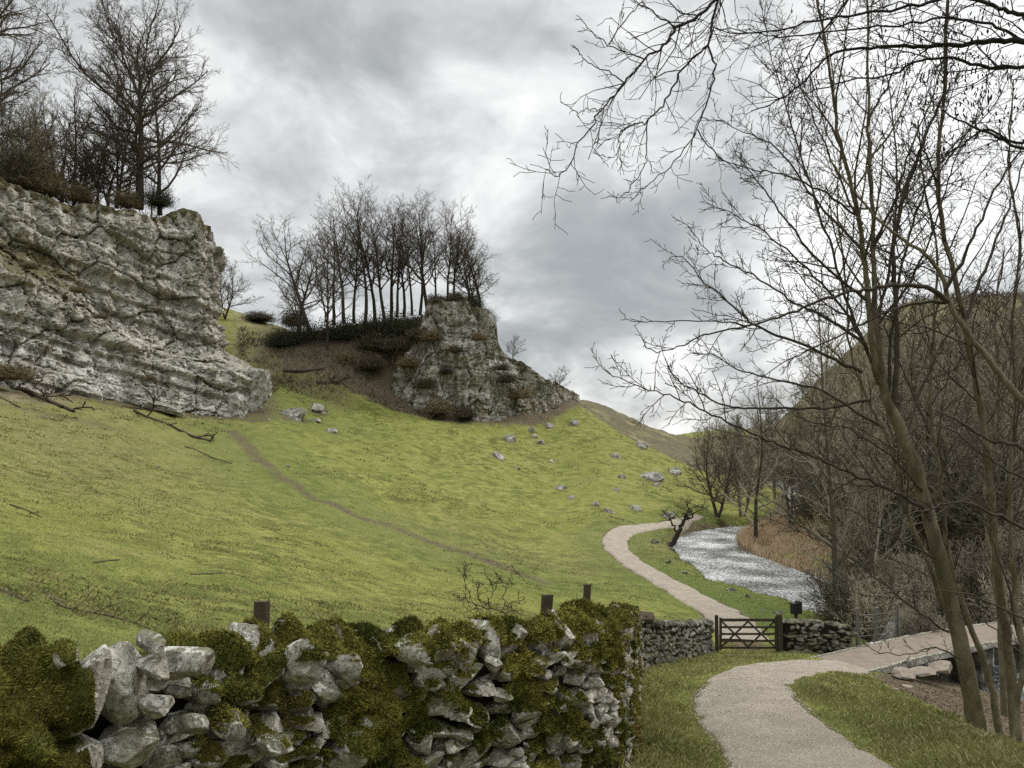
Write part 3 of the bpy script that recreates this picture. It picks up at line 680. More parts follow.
cliff('limestone_cliff', CL_BASE, CL_TOP, [(-330, .85), (-100, .74), (0, .66), (60, .54), (100, .45), (160, .34), (262, .28)], .52, .17, .17,
      'tall pale grey limestone cliff with bare trees along its top', 100, .30,
      lambda px, v: np.maximum(.55 * blob(px, v, 30, .66, 110, .2) * 1.5, np.maximum(1.0 * sstep(.93, 1, v + .02 * np.sin(px * .4)), .55 * blob(px, v, -10, .08, 50, .22))),
      lambda px, v: np.maximum(.8 * blob(px, v, 95, .12, 30, .28), np.maximum(.5 * blob(px, v, 10, .3, 70, .25), .65 * blob(px, v, 240, .1, 22, .2))))
cliff('limestone_crag', CR_BASE, CR_TOP, [(380, .5), (430, .62), (480, .6), (580, .6)], .4, .2, .2,
      'rugged brown and grey crag below the clump of bare trees', 300, .1,
      lambda px, v: np.maximum(.62 - .12 * v, np.maximum(.75 * blob(px, v, 440, .15, 26, .3), np.maximum(.6 * blob(px, v, 425, .5, 30, .3), .62 * sstep(500, 520, px)))),
      lambda px, v: np.maximum(.35 * blob(px, v, 405, .3, 18, .5), np.maximum(.4 * blob(px, v, 465, .45, 14, .5), .35 * blob(px, v, 490, .5, 14, .3))), .35, 1.9, 1.5, .38)

# ------------------------------------------------------------------ rocks
def ico(sub):
    t = (1 + 5 ** .5) / 2
    V = [(-1, t, 0), (1, t, 0), (-1, -t, 0), (1, -t, 0), (0, -1, t), (0, 1, t), (0, -1, -t), (0, 1, -t), (t, 0, -1), (t, 0, 1), (-t, 0, -1), (-t, 0, 1)]
    Fc = [(0, 11, 5), (0, 5, 1), (0, 1, 7), (0, 7, 10), (0, 10, 11), (1, 5, 9), (5, 11, 4), (11, 10, 2), (10, 7, 6), (7, 1, 8), (3, 9, 4), (3, 4, 2), (3, 2, 6), (3, 6, 8), (3, 8, 9), (4, 9, 5), (2, 4, 11), (6, 2, 10), (8, 6, 7), (9, 8, 1)]
    V = [np.array(v) / np.linalg.norm(v) for v in V]
    for _ in range(sub):
        c = {}; nf = []
        def m(a, b):
            key = (min(a, b), max(a, b))
            if key not in c:
                w = V[a] + V[b]; V.append(w / np.linalg.norm(w)); c[key] = len(V) - 1
            return c[key]
        for a, b, d in Fc:
            x, y, z = m(a, b), m(b, d), m(d, a)
            nf += [(a, x, z), (b, y, x), (d, z, y), (x, y, z)]
        Fc = nf
    return np.array(V), np.array(Fc)
ICO = {k: ico(k) for k in (1, 2, 3, 4)}

def rock(seed, sub=3, cuts=19, rough=.035, dmin=.46):
    V, Fc = ICO[sub]; V = V.copy()
    g = np.random.RandomState(seed)
    for _ in range(cuts):
        n = g.normal(size=3); n /= np.linalg.norm(n)
        d = g.uniform(dmin, .80)
        e = V @ n - d
        V = V - np.where(e > 0, e, 0)[:, None] * n * .985
    nrm = V / np.linalg.norm(V, axis=1)[:, None]
    V = V + nrm * (rough * 2 * fbm(V[:, 0] * 1.6 + seed, V[:, 1] * 1.6, V[:, 2] * 1.6, 3, seed % 50) + rough * .7 * fbm(V[:, 0] * 6 + seed, V[:, 1] * 6, V[:, 2] * 6, 2, 9))[:, None]
    m = np.abs(V).max(0)
    return V / m, Fc

ROCKS = {s: [rock(50 + i, s) for i in range(14)] for s in (1, 2, 3, 4)}

def rotm(rx, ry, rz):
    cx, sx, cy, sy, cz, sz = math.cos(rx), math.sin(rx), math.cos(ry), math.sin(ry), math.cos(rz), math.sin(rz)
    return (np.array([[cz, -sz, 0], [sz, cz, 0], [0, 0, 1]]) @ np.array([[cy, 0, sy], [0, 1, 0], [-sy, 0, cy]]) @ np.array([[1, 0, 0], [0, cx, -sx], [0, sx, cx]]))

class Merge:
    def __init__(self): self.V = []; self.F = []; self.n = 0
    def add(self, V, Fc):
        self.V.append(V); self.F.append(np.asarray(Fc) + self.n); self.n += len(V)
    def out(self): return np.concatenate(self.V), np.concatenate(self.F)

# ------------------------------------------------------------------ dry stone walls
def wall_frames(face, tops, inset):
    """face: (X,Y) line of the visible face; returns arclength sampler"""
    f = np.array(face, float)
    s = np.concatenate([[0], np.cumsum(np.hypot(*np.diff(f, axis=0).T))])
    def at(t):
        x, y = np.interp(t, s, f[:, 0]), np.interp(t, s, f[:, 1])
        e = .25
        tx = np.interp(t + e, s, f[:, 0]) - np.interp(t - e, s, f[:, 0]); ty = np.interp(t + e, s, f[:, 1]) - np.interp(t - e, s, f[:, 1])
        l = np.hypot(tx, ty) + 1e-9; tx, ty = tx / l, ty / l
        nx, ny = ty, -tx                       # outward towards the camera side
        return x - nx * inset, y - ny * inset, tx, ty, nx, ny
    ty_ = np.array(tops)
    def top(t): return np.interp(t, s, ty_)
    return s[-1], at, top

def stones_for(L, at, top, s0, s1, half, sub, size, seed, cope, bare=(-1, -1)):
    g = random.Random(seed)
    mg = Merge(); cs = []
    def put(sx, v, w, h, d, side, tilt=0, sublev=None):
        x, y, tx, ty, nx, ny = (float(q) for q in at(sx))
        V, Fc = g.choice(ROCKS[sublev or sub])
        A = np.stack([np.array([tx, ty, 0]), np.array([nx, ny, 0]), np.array([0, 0, 1.0])], 0)
        Rm = rotm(g.uniform(-.25, .25), g.uniform(-.25, .25) + tilt, g.uniform(-.3, .3))
        flip = np.array([g.choice((-1, 1)), g.choice((-1, 1)), g.choice((-1, 1))])
        Vl = (V * flip * np.array([w, d, h])) @ Rm.T
        Wd = Vl @ A + np.array([x + nx * side, y + ny * side, v])
        f2 = Fc if flip.prod() > 0 else Fc[:, ::-1]
        return Wd, f2
    for side in (1, -1):
        z = 0.0; row = 0
        while z < 1.6:
            h = g.uniform(.6, 1.35) * size * .5
            t = s0 + g.uniform(0, size)
            while t < s1:
                w = g.uniform(.55, 1.7) * size * (1 if row > 1 else 1.25)
                x, y = float(at(t + w / 2)[0]), float(at(t + w / 2)[1])
                b = gz(x, y) - .1; tp = float(top(t + w / 2)) - cope * .80
                v = b + z + h * .5 + g.uniform(-.035, .035)
                if v + h * .3 < tp and not (side == 1 and bare[0] < t + w / 2 < bare[1]):
                    frac = (v - b) / max(tp - b, .2)
                    Wd, f2 = put(t + w / 2, v, w * .61, h * .74 * g.uniform(.9, 1.2), half * .6, side * (half * .62 - .08 * frac + g.uniform(-.03, .035)))
                    mg.add(Wd, f2)
                t += w
            z += h; row += 1
    if sub >= 3:
        for _ in range(520):
            t = g.uniform(s0, s1); x, y = float(at(t)[0]), float(at(t)[1]); b = gz(x, y); tp = float(top(t)) - cope * .7
            q = g.uniform(.035, .075)
            Wd, f2 = put(t, g.uniform(b, tp), q * 1.3, q * .8, q, half * g.uniform(.62, .92), 0, 2)
            mg.add(Wd, f2)
    t = s0
    while t < s1:
        w = g.uniform(.5, 1.25) * size * 1.1
        h = cope * g.uniform(.8, 1.25)
        v = float(top(t + w / 2)) - cope * .55
        for sd in (g.uniform(-.06, .14),):
                if not (bare[0] < t + w / 2 < bare[1]): cs.append(put(t + w / 2, v, w * .66, h * .66, half * g.uniform(.75, 1.0), sd * half - (.13 if bare[0] < t + w / 2 < bare[1] else 0), g.uniform(-.1, .35), min(sub + 1, 4) if sub >= 2 else sub))
        t += w * g.uniform(.85, 1.0)
    return mg, cs

def core_mesh(L, at, top, s0, s1, half, drop):
    ss = np.linspace(s0, s1, max(4, int((s1 - s0) / .3)))
    V = []; Fq = []
    for t in ss:
        x, y, tx, ty, nx, ny = (float(q) for q in at(t))
        b = gz(x, y) - .4; tp = float(top(t)) - drop
        for sd, zz in ((half, b), (half * .8, tp), (-half * .8, tp), (-half, b)):
            V.append((x + nx * sd, y + ny * sd, zz))
    for i in range(len(ss) - 1):
        a = i * 4
        Fq += [(a, a + 4, a + 5, a + 1), (a + 1, a + 5, a + 6, a + 2), (a + 2, a + 6, a + 7, a + 3)]
    e = (len(ss) - 1) * 4
    Fq += [(0, 1, 2, 3), (e + 3, e + 2, e + 1, e)]
    return np.array(V), np.array(Fq)

FACE = [(-6.0, .6), (-3.6, 1.9), (-2.0, 3.0), (-1.2, 4.15), (-.42, 5.05), (.25, 5.6), (.72, 6.1), (1.0, 6.9), (1.17, 7.7), (1.36, 8.7), (1.8, 11.3), (2.55, 15.6), (3.3, 19.7)]
FTOP = [-.55, -.78, -.83, -1.05, -1.22, -1.30, -1.32, -1.47, -1.72, -1.97, -2.5, -3.34, -4.26]
# smooth line
_c = catmull([np.array(list(f) + [t]) for f, t in zip(FACE, FTOP)], 6)
FACE_S, FTOP_S = _c[:, :2], _c[:, 2] - np.interp(_c[:, 1], [3.9, 4.6, 6.0], [.02, .0, .06])
HALF = .27
WL, WAT, WTOP = wall_frames(FACE_S, FTOP_S, HALF)

def s_of_px(px):
    best = min((abs(CX + F * p[0] / p[1] - px), i) for i, p in enumerate(FACE_S) if p[1] > 2.2 and p[1] < 6.4)
    s = np.concatenate([[0], np.cumsum(np.hypot(*np.diff(FACE_S, axis=0).T))])
    return s[best[1]]

def build_near_wall():
    root = empty('mossy_stone_wall', (0.7, 6.3, gz(.7, 6.3)), 'long moss covered dry stone wall running across the near slope', 'wall')
    inv = Vector(root.location)
    def loc(V): return V - np.array(inv)
    s_split = 11.3
    mg1, cs1 = stones_for(WL, WAT, WTOP, 2.2, s_split, HALF, 3, .24, 5, .30, (s_of_px(52), s_of_px(170)))
    mg2, cs2 = stones_for(WL, WAT, WTOP, s_split, WL, HALF, 2, .26, 6, .28)
    # hero stones of the bare stretch at the left
    g = random.Random(3)
    heroes = [(76, 693, .075, .215, .15, .36), (113, 682, .118, .185, .16, .05), (181, 661, .108, .085, .16, .12), (150, 665, .062, .055, .12, .2), (125, 739, .145, .098, .16, -.3), (73, 753, .11, .085, .15, .15), (148, 703, .068, .062, .13, .1),
              (200, 689, .062, .060, .12, .1), (157, 754, .085, .045, .13, -.4), (228, 723, .078, .060, .13, -.4), (177, 690, .036, .034, .08, 0), (33, 743, .045, .055, .10, 0), (238, 690, .062, .072, .12, .1), (190, 722, .065, .05, .12, -.2), (200, 755, .09, .05, .13, .1), (105, 766, .10, .05, .13, 0), (146, 640, .05, .04, .13, .1), (62, 655, .05, .05, .12, .2), (42, 700, .05, .09, .12, .3),
              (303, 662, .10, .13, .15, .1), (345, 668, .075, .10, .12, .0), (412, 648, .11, .10, .15, .15), (437, 642, .07, .12, .13, .12), (350, 750, .15, .13, .15, .3), (462, 652, .06, .12, .12, .05), (270, 745, .10, .07, .12, .2)]
    hero = []
    for n, (px, py, w, h, d, tilt) in enumerate(heroes):
        sx = s_of_px(px)
        i = min(range(len(FACE_S)), key=lambda q: abs(CX + F * FACE_S[q][0] / FACE_S[q][1] - px) + (0 if 2.2 < FACE_S[q][1] < 6.4 else 1e4))
        Y = FACE_S[i][1] - .02
        p = P(px, py, Y)
        x, y, tx, ty, nx, ny = (float(q) for q in WAT(sx))
        V, Fc = rock(900 + n * 7, 4, 12, .04, .60)
        A = np.stack([np.array([tx, ty, 0]), np.array([nx, ny, 0]), np.array([0, 0, 1.0])], 0)
        Vl = (V * np.array([w, d, h]) * 1.0) @ rotm(g.uniform(-.15, .05), tilt, g.uniform(-.2, .2)).T
        hero.append((Vl @ A + np.array([p.x + nx * .03, p.y + ny * .03, p.z]), Fc))
    allV, allF = Merge(), None
    am = Merge()
    for m in (mg1, mg2):
        for V, Fc in zip(m.V, m.F): pass
    V1, F1 = mg1.out(); V2, F2 = mg2.out()
    am.add(V1, F1); am.add(V2, F2)
    for V, Fc in cs1 + cs2 + hero: am.add(V, Fc)
    cV, cF = core_mesh(WL, WAT, WTOP, 2.0, WL, HALF * .55, .25)
    mesh_obj('stonework', loc(np.concatenate([V1, V2])), [np.concatenate([F1, F2 + len(V1)])], M['stone'], root, smooth=True, sharp=24)
    mesh_obj('rubble_core', loc(cV), [cF], M['core'], root)
    near = sorted(cs1 + cs2, key=lambda c: float(np.linalg.norm(c[0].mean(0))))
    keep = near[:78]; rest = near[78:]
    for V, Fc in keep + hero:
        mesh_obj('coping_stone', loc(V), [Fc], M['stone'], root, smooth=True, sharp=24)
    if rest:
        rm = Merge()
        for V, Fc in rest: rm.add(V, Fc)
        V, Fc = rm.out()
        tag(mesh_obj('far_coping', loc(V), [Fc], M['stone'], root, smooth=True, sharp=24), kind='stuff')
    # moss sheet draped over the stones
    aV, aF = am.out()
    tri = np.concatenate([aF, cF[:, :3] + len(aV), cF[:, [0, 2, 3]] + len(aV)])
    bvh = BVHTree.FromPolygons(np.concatenate([aV, cV]).tolist(), tri.tolist())
    sV, sF, sN, sM = [], [], [], []
    base = 0
    for (a0, a1, ds, dq) in ((2.2, 11.4, .018, .02), (11.3, WL, .035, .035)):
        ss = np.arange(a0, a1, ds)
        x, y, tx, ty, nx, ny = WAT(ss)
        tp = WTOP(ss); gb = H(x, y)
        hh = tp - gb
        nq = int((1.55 + .5 + .7) / dq)
        q = np.linspace(0, 1.55 + .5 + .7, nq)
        n_s = len(ss)
        hitd = np.zeros((n_s, nq)); ori = np.zeros((n_s, nq, 3)); dr = np.zeros((n_s, nq, 3)); vfrac = np.zeros((n_s, nq))
        for i in range(n_s):
            Hh = 1.4
            for j in range(nq):
                qq = q[j]
                r = .30
                if qq < Hh - r * .6:      # front
                    off, zz, an = HALF, tp[i] - Hh + qq, 0.0
                elif qq < Hh - r * .6 + .55 + r * 1.2 - .35:
                    k = (qq - (Hh - r * .6)) / (.55 + r * 1.2 - .35)
                    an = k * math.pi
                    off, zz = HALF * math.cos(an) * .9, tp[i] - r * .6 + (r * .6) * math.sin(an) ** .8
                else:
                    off, zz, an = -HALF, tp[i] - r * .6 - (qq - (Hh - r * .6 + .55 + r * 1.2 - .35)), math.pi
                dv = (nx[i] * math.cos(an), ny[i] * math.cos(an), max(0, math.sin(an)))
                o = (x[i] + nx[i] * off + dv[0] * .5, y[i] + ny[i] * off + dv[1] * .5, zz + dv[2] * .5)
                h = bvh.ray_cast(Vector(o), Vector((-dv[0], -dv[1], -dv[2])), .85)
                hitd[i, j] = h[3] if h[0] is not None else .62
                ori[i, j] = o; dr[i, j] = dv
        hitd = np.minimum(hitd, .60)
        raw = hitd.copy()
        for _ in range(1 if ds < .03 else 0):
            pd = np.pad(hitd, 1, 'edge')
            av = (pd[:-2, 1:-1] + pd[2:, 1:-1] + pd[1:-1, :-2] + pd[1:-1, 2:] + 2 * hitd) / 6
            hitd = .5 * np.minimum(hitd, av) + .5 * av
        S = np.repeat(ss[:, None], nq, 1); Q = np.repeat(q[None, :], n_s, 0)
        pxs = CX + F * x / np.maximum(y, .5)
        # bare at the left, thick towards the bend, mossy top everywhere
        bias = np.interp(ss, [s_of_px(0) - .5, s_of_px(0), s_of_px(52), s_of_px(70), s_of_px(135), s_of_px(165), s_of_px(205), s_of_px(240), s_of_px(330), s_of_px(420), s_of_px(560), s_of_px(600) + 1.5, WL],
                         [.2, .35, .22, -.78, -.70, -.22, -.35, -.02, -.06, -.02, .06, .12, .06])[:, None]
        # moss sits on what faces up and keeps off the steep stone faces
        gq = np.gradient(raw, axis=1) / dq
        gq = np.where((Q > 1.25) & (Q < 2.0), .3, np.clip(gq, -1.2, 1.2) * .35)
        mk = fbm(S * 2.6, Q * 1.8, o=4, s=201) * .85 + 1.0 * fbm(S * 6.5, Q * 4.5, o=3, s=205) + bias + gq
        mk = mk + .24 * np.exp(-((Q - 1.58) / .22) ** 2) * sstep(.0, .5, bias + .45)
        wob = .18 * fbm(S * 5, Q * 5, o=2, s=77)
        f1a, _f, _c1, _a = worley(S * 8.5 + wob, Q * 6.0 + wob, 0 * S, 211)
        f1b, _f, _c2, _a = worley(S * 13 + wob, Q * 10 + wob, 0 * S, 215)
        lump = .75 * np.clip(1 - (f1a / .78) ** 2, 0, 1) + .25 * np.clip(1 - (f1b / .8) ** 2, 0, 1)
        # drapes: streaks running down the face
        thick = np.clip(mk * 1.3, 0, 1) ** .6 * (.004 + .046 * lump)
        blobk = np.exp(-((ss - s_of_px(20)) / .20) ** 4)[:, None] * np.exp(-((Q - .95) / .34) ** 4)
        thick = thick + blobk * (.055 + .05 * lump)
        thick = np.where(mk + blobk > .02, thick, -.03)
        pos = ori - dr * (hitd - thick)[:, :, None]
        ids = np.arange(n_s * nq).reshape(n_s, nq)
        fq = np.stack([ids[:-1, :-1], ids[1:, :-1], ids[1:, 1:], ids[:-1, 1:]], -1).reshape(-1, 4)
        ok = (thick > -.02).ravel()
        cnt = ok[fq].sum(1)
        fq = fq[cnt >= 3]
        sV.append(pos.reshape(-1, 3)); sF.append(fq + base); base += n_s * nq
    V = np.concatenate(sV); Fq = np.concatenate(sF)
    used = np.unique(Fq); mp = np.zeros(len(V), int); mp[used] = np.arange(len(used))
    V = V[used]; Fq = mp[Fq]
    # shoots
    a, b, c, d = (V[Fq[:, i]] for i in range(4))
    nrm = np.cross(b - a, d - a); ar = np.linalg.norm(nrm, axis=1)
    nrm = nrm / np.maximum(ar, 1e-9)[:, None]
    cen = (a + b + c + d) / 4
    dist = np.linalg.norm(cen, axis=1)
    ok = ar < .01
    facing = np.clip(-(nrm * cen).sum(1) / np.maximum(dist, .1) + .25, 0.02, .5)
    w = ar * np.minimum(1, (4.0 / dist) ** 1.4) * ok * facing
    N = 380000
    pick = rs.choice(len(Fq), N, p=w / w.sum())
    u, v = rs.rand(N, 1), rs.rand(N, 1)
    p0 = a[pick] * (1 - u) * (1 - v) + b[pick] * u * (1 - v) + c[pick] * u * v + d[pick] * (1 - u) * v
    n0 = nrm[pick]
    dd = n0 * .75 + rs.normal(size=(N, 3)) * .5 + np.array([0, 0, -.22])
    dd /= np.linalg.norm(dd, axis=1)[:, None]
    ds_ = dist[pick][:, None]
    ln = (.009 + .020 * rs.rand(N, 1)) * np.clip((ds_ - 1.2) / 3.3, .38, 2.2)
    wd = (.0026 + .0022 * rs.rand(N, 1)) * np.clip(ds_ / 4, .9, 3)
    sd = np.cross(dd, rs.normal(size=(N, 3))); sd /= np.linalg.norm(sd, axis=1)[:, None]
    bv = np.stack([p0 - sd * wd - n0 * .004, p0 + sd * wd - n0 * .004, p0 + dd * ln], 1).reshape(-1, 3)
    bf = np.arange(N * 3).reshape(-1, 3)
    k1 = sstep(-.35, .4, fbm(p0[:, 0] * 2.6, p0[:, 1] * 2.6, p0[:, 2] * 2.6, 4, 301))[:, None]
    k2 = sstep(.12, .5, fbm(p0[:, 0] * 1.3, p0[:, 1] * 1.3, p0[:, 2] * 1.3, 4, 305))[:, None]
    up = np.clip(n0[:, 2:3], 0, 1)
    k3 = sstep(-.2, .5, fbm(p0[:, 0] * 9, p0[:, 1] * 9, p0[:, 2] * 7, 2, 311))[:, None]
    k1 = np.clip(.65 * k1 + .5 * k3 - .08, 0, 1)
    colr = np.array([.050, .058, .012]) * (1 - k1) + np.array([.26, .232, .055]) * k1
    colr = colr * (1 - .75 * k2) + np.array([.27, .20, .075]) * .75 * k2
    colr = colr * (.45 + 1.0 * rs.rand(N, 1))
    bc = np.repeat(colr, 3, 0)
    nS = len(V)
    VV = np.concatenate([V, bv]); cc = np.concatenate([np.full((nS, 3), .05), bc])
    mesh_obj('moss', loc(VV), [Fq, bf + nS], [M['moss'], M['mossblade']], root, smooth=True, cols=cc, fmat=np.concatenate([np.zeros(len(Fq)), np.ones(N)]))
build_near_wall()

def far_wall(name, face, tops_h, half, size, label, seed, cope=.2, sub=2):
    f = catmull([np.array(p, float) for p in face], 5)
    hs = np.interp(np.linspace(0, 1, len(f)), np.linspace(0, 1, len(tops_h)), tops_h)
    tp = H(f[:, 0], f[:, 1]) + hs
    L, at, top = wall_frames(f, tp, half)
    root = empty(name, (f[0][0], f[0][1], gz(*f[0])), label, 'wall')
    inv = np.array(root.location)
    mg, cs = stones_for(L, at, top, 0, L, half, sub, size, seed, cope)
    V, Fc = mg.out()
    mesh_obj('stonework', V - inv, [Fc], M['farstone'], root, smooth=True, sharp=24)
    cm = Merge()
    for a, b in cs: cm.add(a, b)
    V, Fc = cm.out()
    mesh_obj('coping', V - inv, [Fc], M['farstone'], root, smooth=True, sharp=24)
    cV, cF = core_mesh(L, at, top, 0, L, half * .75, .12)
    mesh_obj('rubble_core', cV - inv, [cF], M['core'], root)
far_wall('field_wall', [(3.3, 19.7), (3.75, 21.0), (4.9, 23.2), (7.05, 26.9)], [1.3, 1.32, 1.2, 1.15], .26, .27, 'grey dry stone wall dropping from the mossy wall to the wooden gate', 71, .24)
far_wall('short_wall', [(9.6, 26.9), (10.7, 26.95), (11.95, 27.1)], [1.12, 1.15, 1.1], .26, .26, 'short dry stone wall between the wooden gate and the footbridge', 72)

# ------------------------------------------------------------------ tubes and trees
class Tubes:
    def __init__(self): self.b = {}; self.count = 0
    def add(self, pts, rad, k):
        self.b.setdefault((len(pts), k), []).append((pts, rad)); self.count += 1
    def mesh(self):
        Vs, Fs, n0 = [], [], 0
        for (n, k), lst in self.b.items():
            Pn = np.array([p for p, _ in lst], float); Rn = np.array([r for _, r in lst], float)
            m = len(lst)
            T = np.empty_like(Pn)
            T[:, 1:-1] = Pn[:, 2:] - Pn[:, :-2]; T[:, 0] = Pn[:, 1] - Pn[:, 0]; T[:, -1] = Pn[:, -1] - Pn[:, -2]
            T /= np.linalg.norm(T, axis=2, keepdims=True) + 1e-12
            mt = np.abs(T.mean(1)); ref = np.zeros((m, 1, 3)); ref[np.arange(m), 0, mt.argmin(1)] = 1
            A = np.cross(T, np.broadcast_to(ref, T.shape)); A /= np.linalg.norm(A, axis=2, keepdims=True) + 1e-12
            B = np.cross(T, A)
            an = np.arange(k) * 2 * math.pi / k
            V = Pn[:, :, None, :] + Rn[:, :, None, None] * (A[:, :, None, :] * np.cos(an)[:, None] + B[:, :, None, :] * np.sin(an)[:, None])
            Vs.append(V.reshape(-1, 3))
            i = (np.arange(m)[:, None, None] * n + np.arange(n - 1)[None, :, None]) * k
            j = np.arange(k)[None, None, :]; j2 = (j + 1) % k
            q = np.stack([i + j, i + j2, i + k + j2, i + k + j], -1).reshape(-1, 4)
            Fs.append(q + n0); n0 += m * n * k
        return np.concatenate(Vs), [np.concatenate(Fs)]

def rv(g): return (g.gauss(0, 1), g.gauss(0, 1), g.gauss(0, 1))
def nrmz(d):
    l = math.sqrt(d[0] ** 2 + d[1] ** 2 + d[2] ** 2) + 1e-12
    return (d[0] / l, d[1] / l, d[2] / l)

def side_dir(d, ang, az):
    a = nrmz((-d[1], d[0], 0.001)) if abs(d[2]) < .98 else (1, 0, 0)
    b = (d[1] * a[2] - d[2] * a[1], d[2] * a[0] - d[0] * a[2], d[0] * a[1] - d[1] * a[0])
    c, s = math.cos(ang), math.sin(ang)
    ca, sa = math.cos(az), math.sin(az)
    return nrmz(tuple(d[i] * c + (a[i] * ca + b[i] * sa) * s for i in range(3)))

def grow(tubs, g, p, d, L, r, lvl, Q):
    n = Q['n'][lvl]; st = L / n
    pts = [p]; rad = [r]; dirs = [d]
    wa, up = Q['wander'][lvl], Q['up'][lvl]
    rend = max(Q['rmin'], r * Q['taper'][lvl])
    for i in range(n):
        w = rv(g)
        d = nrmz((d[0] + w[0] * wa, d[1] + w[1] * wa, d[2] + w[2] * wa + up))
        p = (p[0] + d[0] * st, p[1] + d[1] * st, p[2] + d[2] * st)
        pts.append(p); dirs.append(d); rad.append(r + (rend - r) * ((i + 1) / n) ** .9)
    tubs[min(lvl, len(tubs) - 1)].add(pts, rad, Q['sides'][lvl])
    spawn(tubs, g, pts, dirs, rad, L, lvl, Q)

def spawn(tubs, g, pts, dirs, rad, L, lvl, Q, start=None, nc=None, ratio=None):
    if lvl >= Q['max']: return
    n = len(pts) - 1
    start = Q['start'][lvl] if start is None else start
    nc = Q['nc'][lvl] if nc is None else nc
    nc = max(1, int(nc * g.uniform(.8, 1.2)))
    ratio = Q['ratio'][lvl] if ratio is None else ratio
    az = g.uniform(0, 6.28)
    for c in range(nc):
        t = start + (1 - start) * (c + g.random()) / nc
        f = min(t * n, n - .001); i = int(f); k = f - i
        p = tuple(pts[i][a] * (1 - k) + pts[i + 1][a] * k for a in range(3))
        rr = rad[i] * (1 - k) + rad[i + 1] * k
        az += 2.4 + g.uniform(-.5, .5)
        an = Q['ang'][lvl] * g.uniform(.7, 1.25)
        if lvl == 0: an *= 1.2 - .55 * t
        dd = side_dir(dirs[i + 1], an, az)
        sh = Q['shape'](t) if lvl == 0 else (1.05 - .55 * t)
        l2 = L * ratio * sh * g.uniform(.65, 1.2)
        if l2 < Q['lmin']: continue
        r2 = max(Q['rmin'], min(rr * .72, l2 * Q['slim']))
        grow(tubs, g, p, dd, l2, r2, lvl + 1, Q)

BASE_Q = dict(max=4, n=[9, 6, 5, 4, 3], wander=[.05, .12, .16, .18, .2], up=[.03, .06, .05, .04, .03], taper=[.12, .25, .3, .4, .6], sides=[7, 5, 4, 3, 3],
              start=[.3, .2, .15, .1], nc=[22, 8, 6, 4], ang=[.95, .75, .7, .7], ratio=[.42, .45, .5, .55], shape=lambda t: 1.1 - .7 * t, lmin=.12, slim=.022, rmin=.012)

def Qd(**k):
    q = dict(BASE_Q); q.update(k); return q

def tree_meshes(name, seed, height, r, Q, barkm, twigm, lean=(0, 0), stems=1, spread=.25):
    g = random.Random(seed)
    t0, t1 = Tubes(), Tubes()
    for s in range(stems):
        a = g.uniform(0, 6.28)
        k = spread if stems > 1 else 0
        d = nrmz((lean[0] + k * math.cos(a) * g.uniform(.4, 1.2), lean[1] + k * math.sin(a) * g.uniform(.4, 1.2), 1))
        grow((t0, t1), g, (g.uniform(-.2, .2) * (stems > 1), g.uniform(-.2, .2) * (stems > 1), -.3), d, height * (g.uniform(.75, 1.05) if stems > 1 else 1), r * (g.uniform(.7, 1.05) if stems > 1 else 1), 0, Q)
    V, Fq = t0.mesh(); V2, F2 = t1.mesh()
    return (mesh_data(name + '_trunk', V, Fq, barkm, True), mesh_data(name + '_crown', V2, F2, twigm, False))

def tree_from(name, meshes, loc, rz, sc, label, cat, group=None):
    root = empty(name, loc, label, cat, group, rz)
    root.scale = (sc[0], sc[0], sc[1]) if isinstance(sc, tuple) else (sc, sc, sc)
    for nm, me in zip(('trunk', 'crown'), meshes):
        o = bpy.data.objects.new(nm, me); COL.objects.link(o); o.parent = root
    return root

ORD = ['first', 'second', 'third', 'fourth', 'fifth', 'sixth', 'seventh', 'eighth', 'ninth', 'tenth', 'eleventh', 'twelfth', 'thirteenth', 'fourteenth', 'fifteenth', 'sixteenth', 'seventeenth', 'eighteenth', 'nineteenth', 'twentieth']

# species prototypes (unit: metres)
FOREST = [tree_meshes('grove', 400 + i, 20, .30, Qd(start=[.27, .3, .15, .1], nc=[20, 7, 6, 4], ratio=[.34, .5, .5, .55], up=[.02, .12, .08, .05, .03], ang=[.9, .7, .7, .7], shape=lambda t: .75 + .5 * math.sin(min(1, t * 1.15) * math.pi), rmin=.0135, lmin=.3, slim=.018, wander=[.045, .12, .15, .18, .2]),
                      M['bark_far'], M['twig_far'], lean=((-.06, .05, .1, -.02, .0, -.1)[i], 0)) for i in range(6)]
BIG = tree_meshes('big', 441, 23.5, .62, Qd(start=[.17, .2, .12, .1], nc=[38, 13, 8, 5], ratio=[.50, .48, .5, .55], up=[.02, .05, .05, .03, .02], ang=[1.2, .7, .7, .7],
                  shape=lambda t: .50 + .62 * math.sin(min(1, .16 + t * .84) * math.pi) + .12 * t, rmin=.0155, lmin=.3, slim=.018, wander=[.05, .12, .16, .18, .2]), M['bark_far'], M['twig_far'])
SPREAD = [tree_meshes('spread', 460 + i, 12, .22, Qd(start=[.12, .15, .12, .1], nc=[20, 9, 7, 4], ratio=[.55, .46, .5, .5], ang=[1.0, .75, .7, .7], up=[.02, .09, .06, .04, .02], rmin=.0145, lmin=.2, slim=.02), M['bark_far'], M['twig_far'], stems=2 if i % 2 else 1, spread=.3) for i in range(4)]
WOOD = [tree_meshes('wood', 480 + i, 12, .15, Qd(start=[.16, .2, .15, .1], nc=[24, 8, 6, 4], ratio=[.34, .45, .5, .5], ang=[.95, .7, .7, .7], up=[.02, .1, .07, .05, .03], rmin=.010, lmin=.2), M['bark_wood'], M['twig_wood'], stems=(1, 1, 2, 3, 1, 2)[i], spread=.22) for i in range(6)]
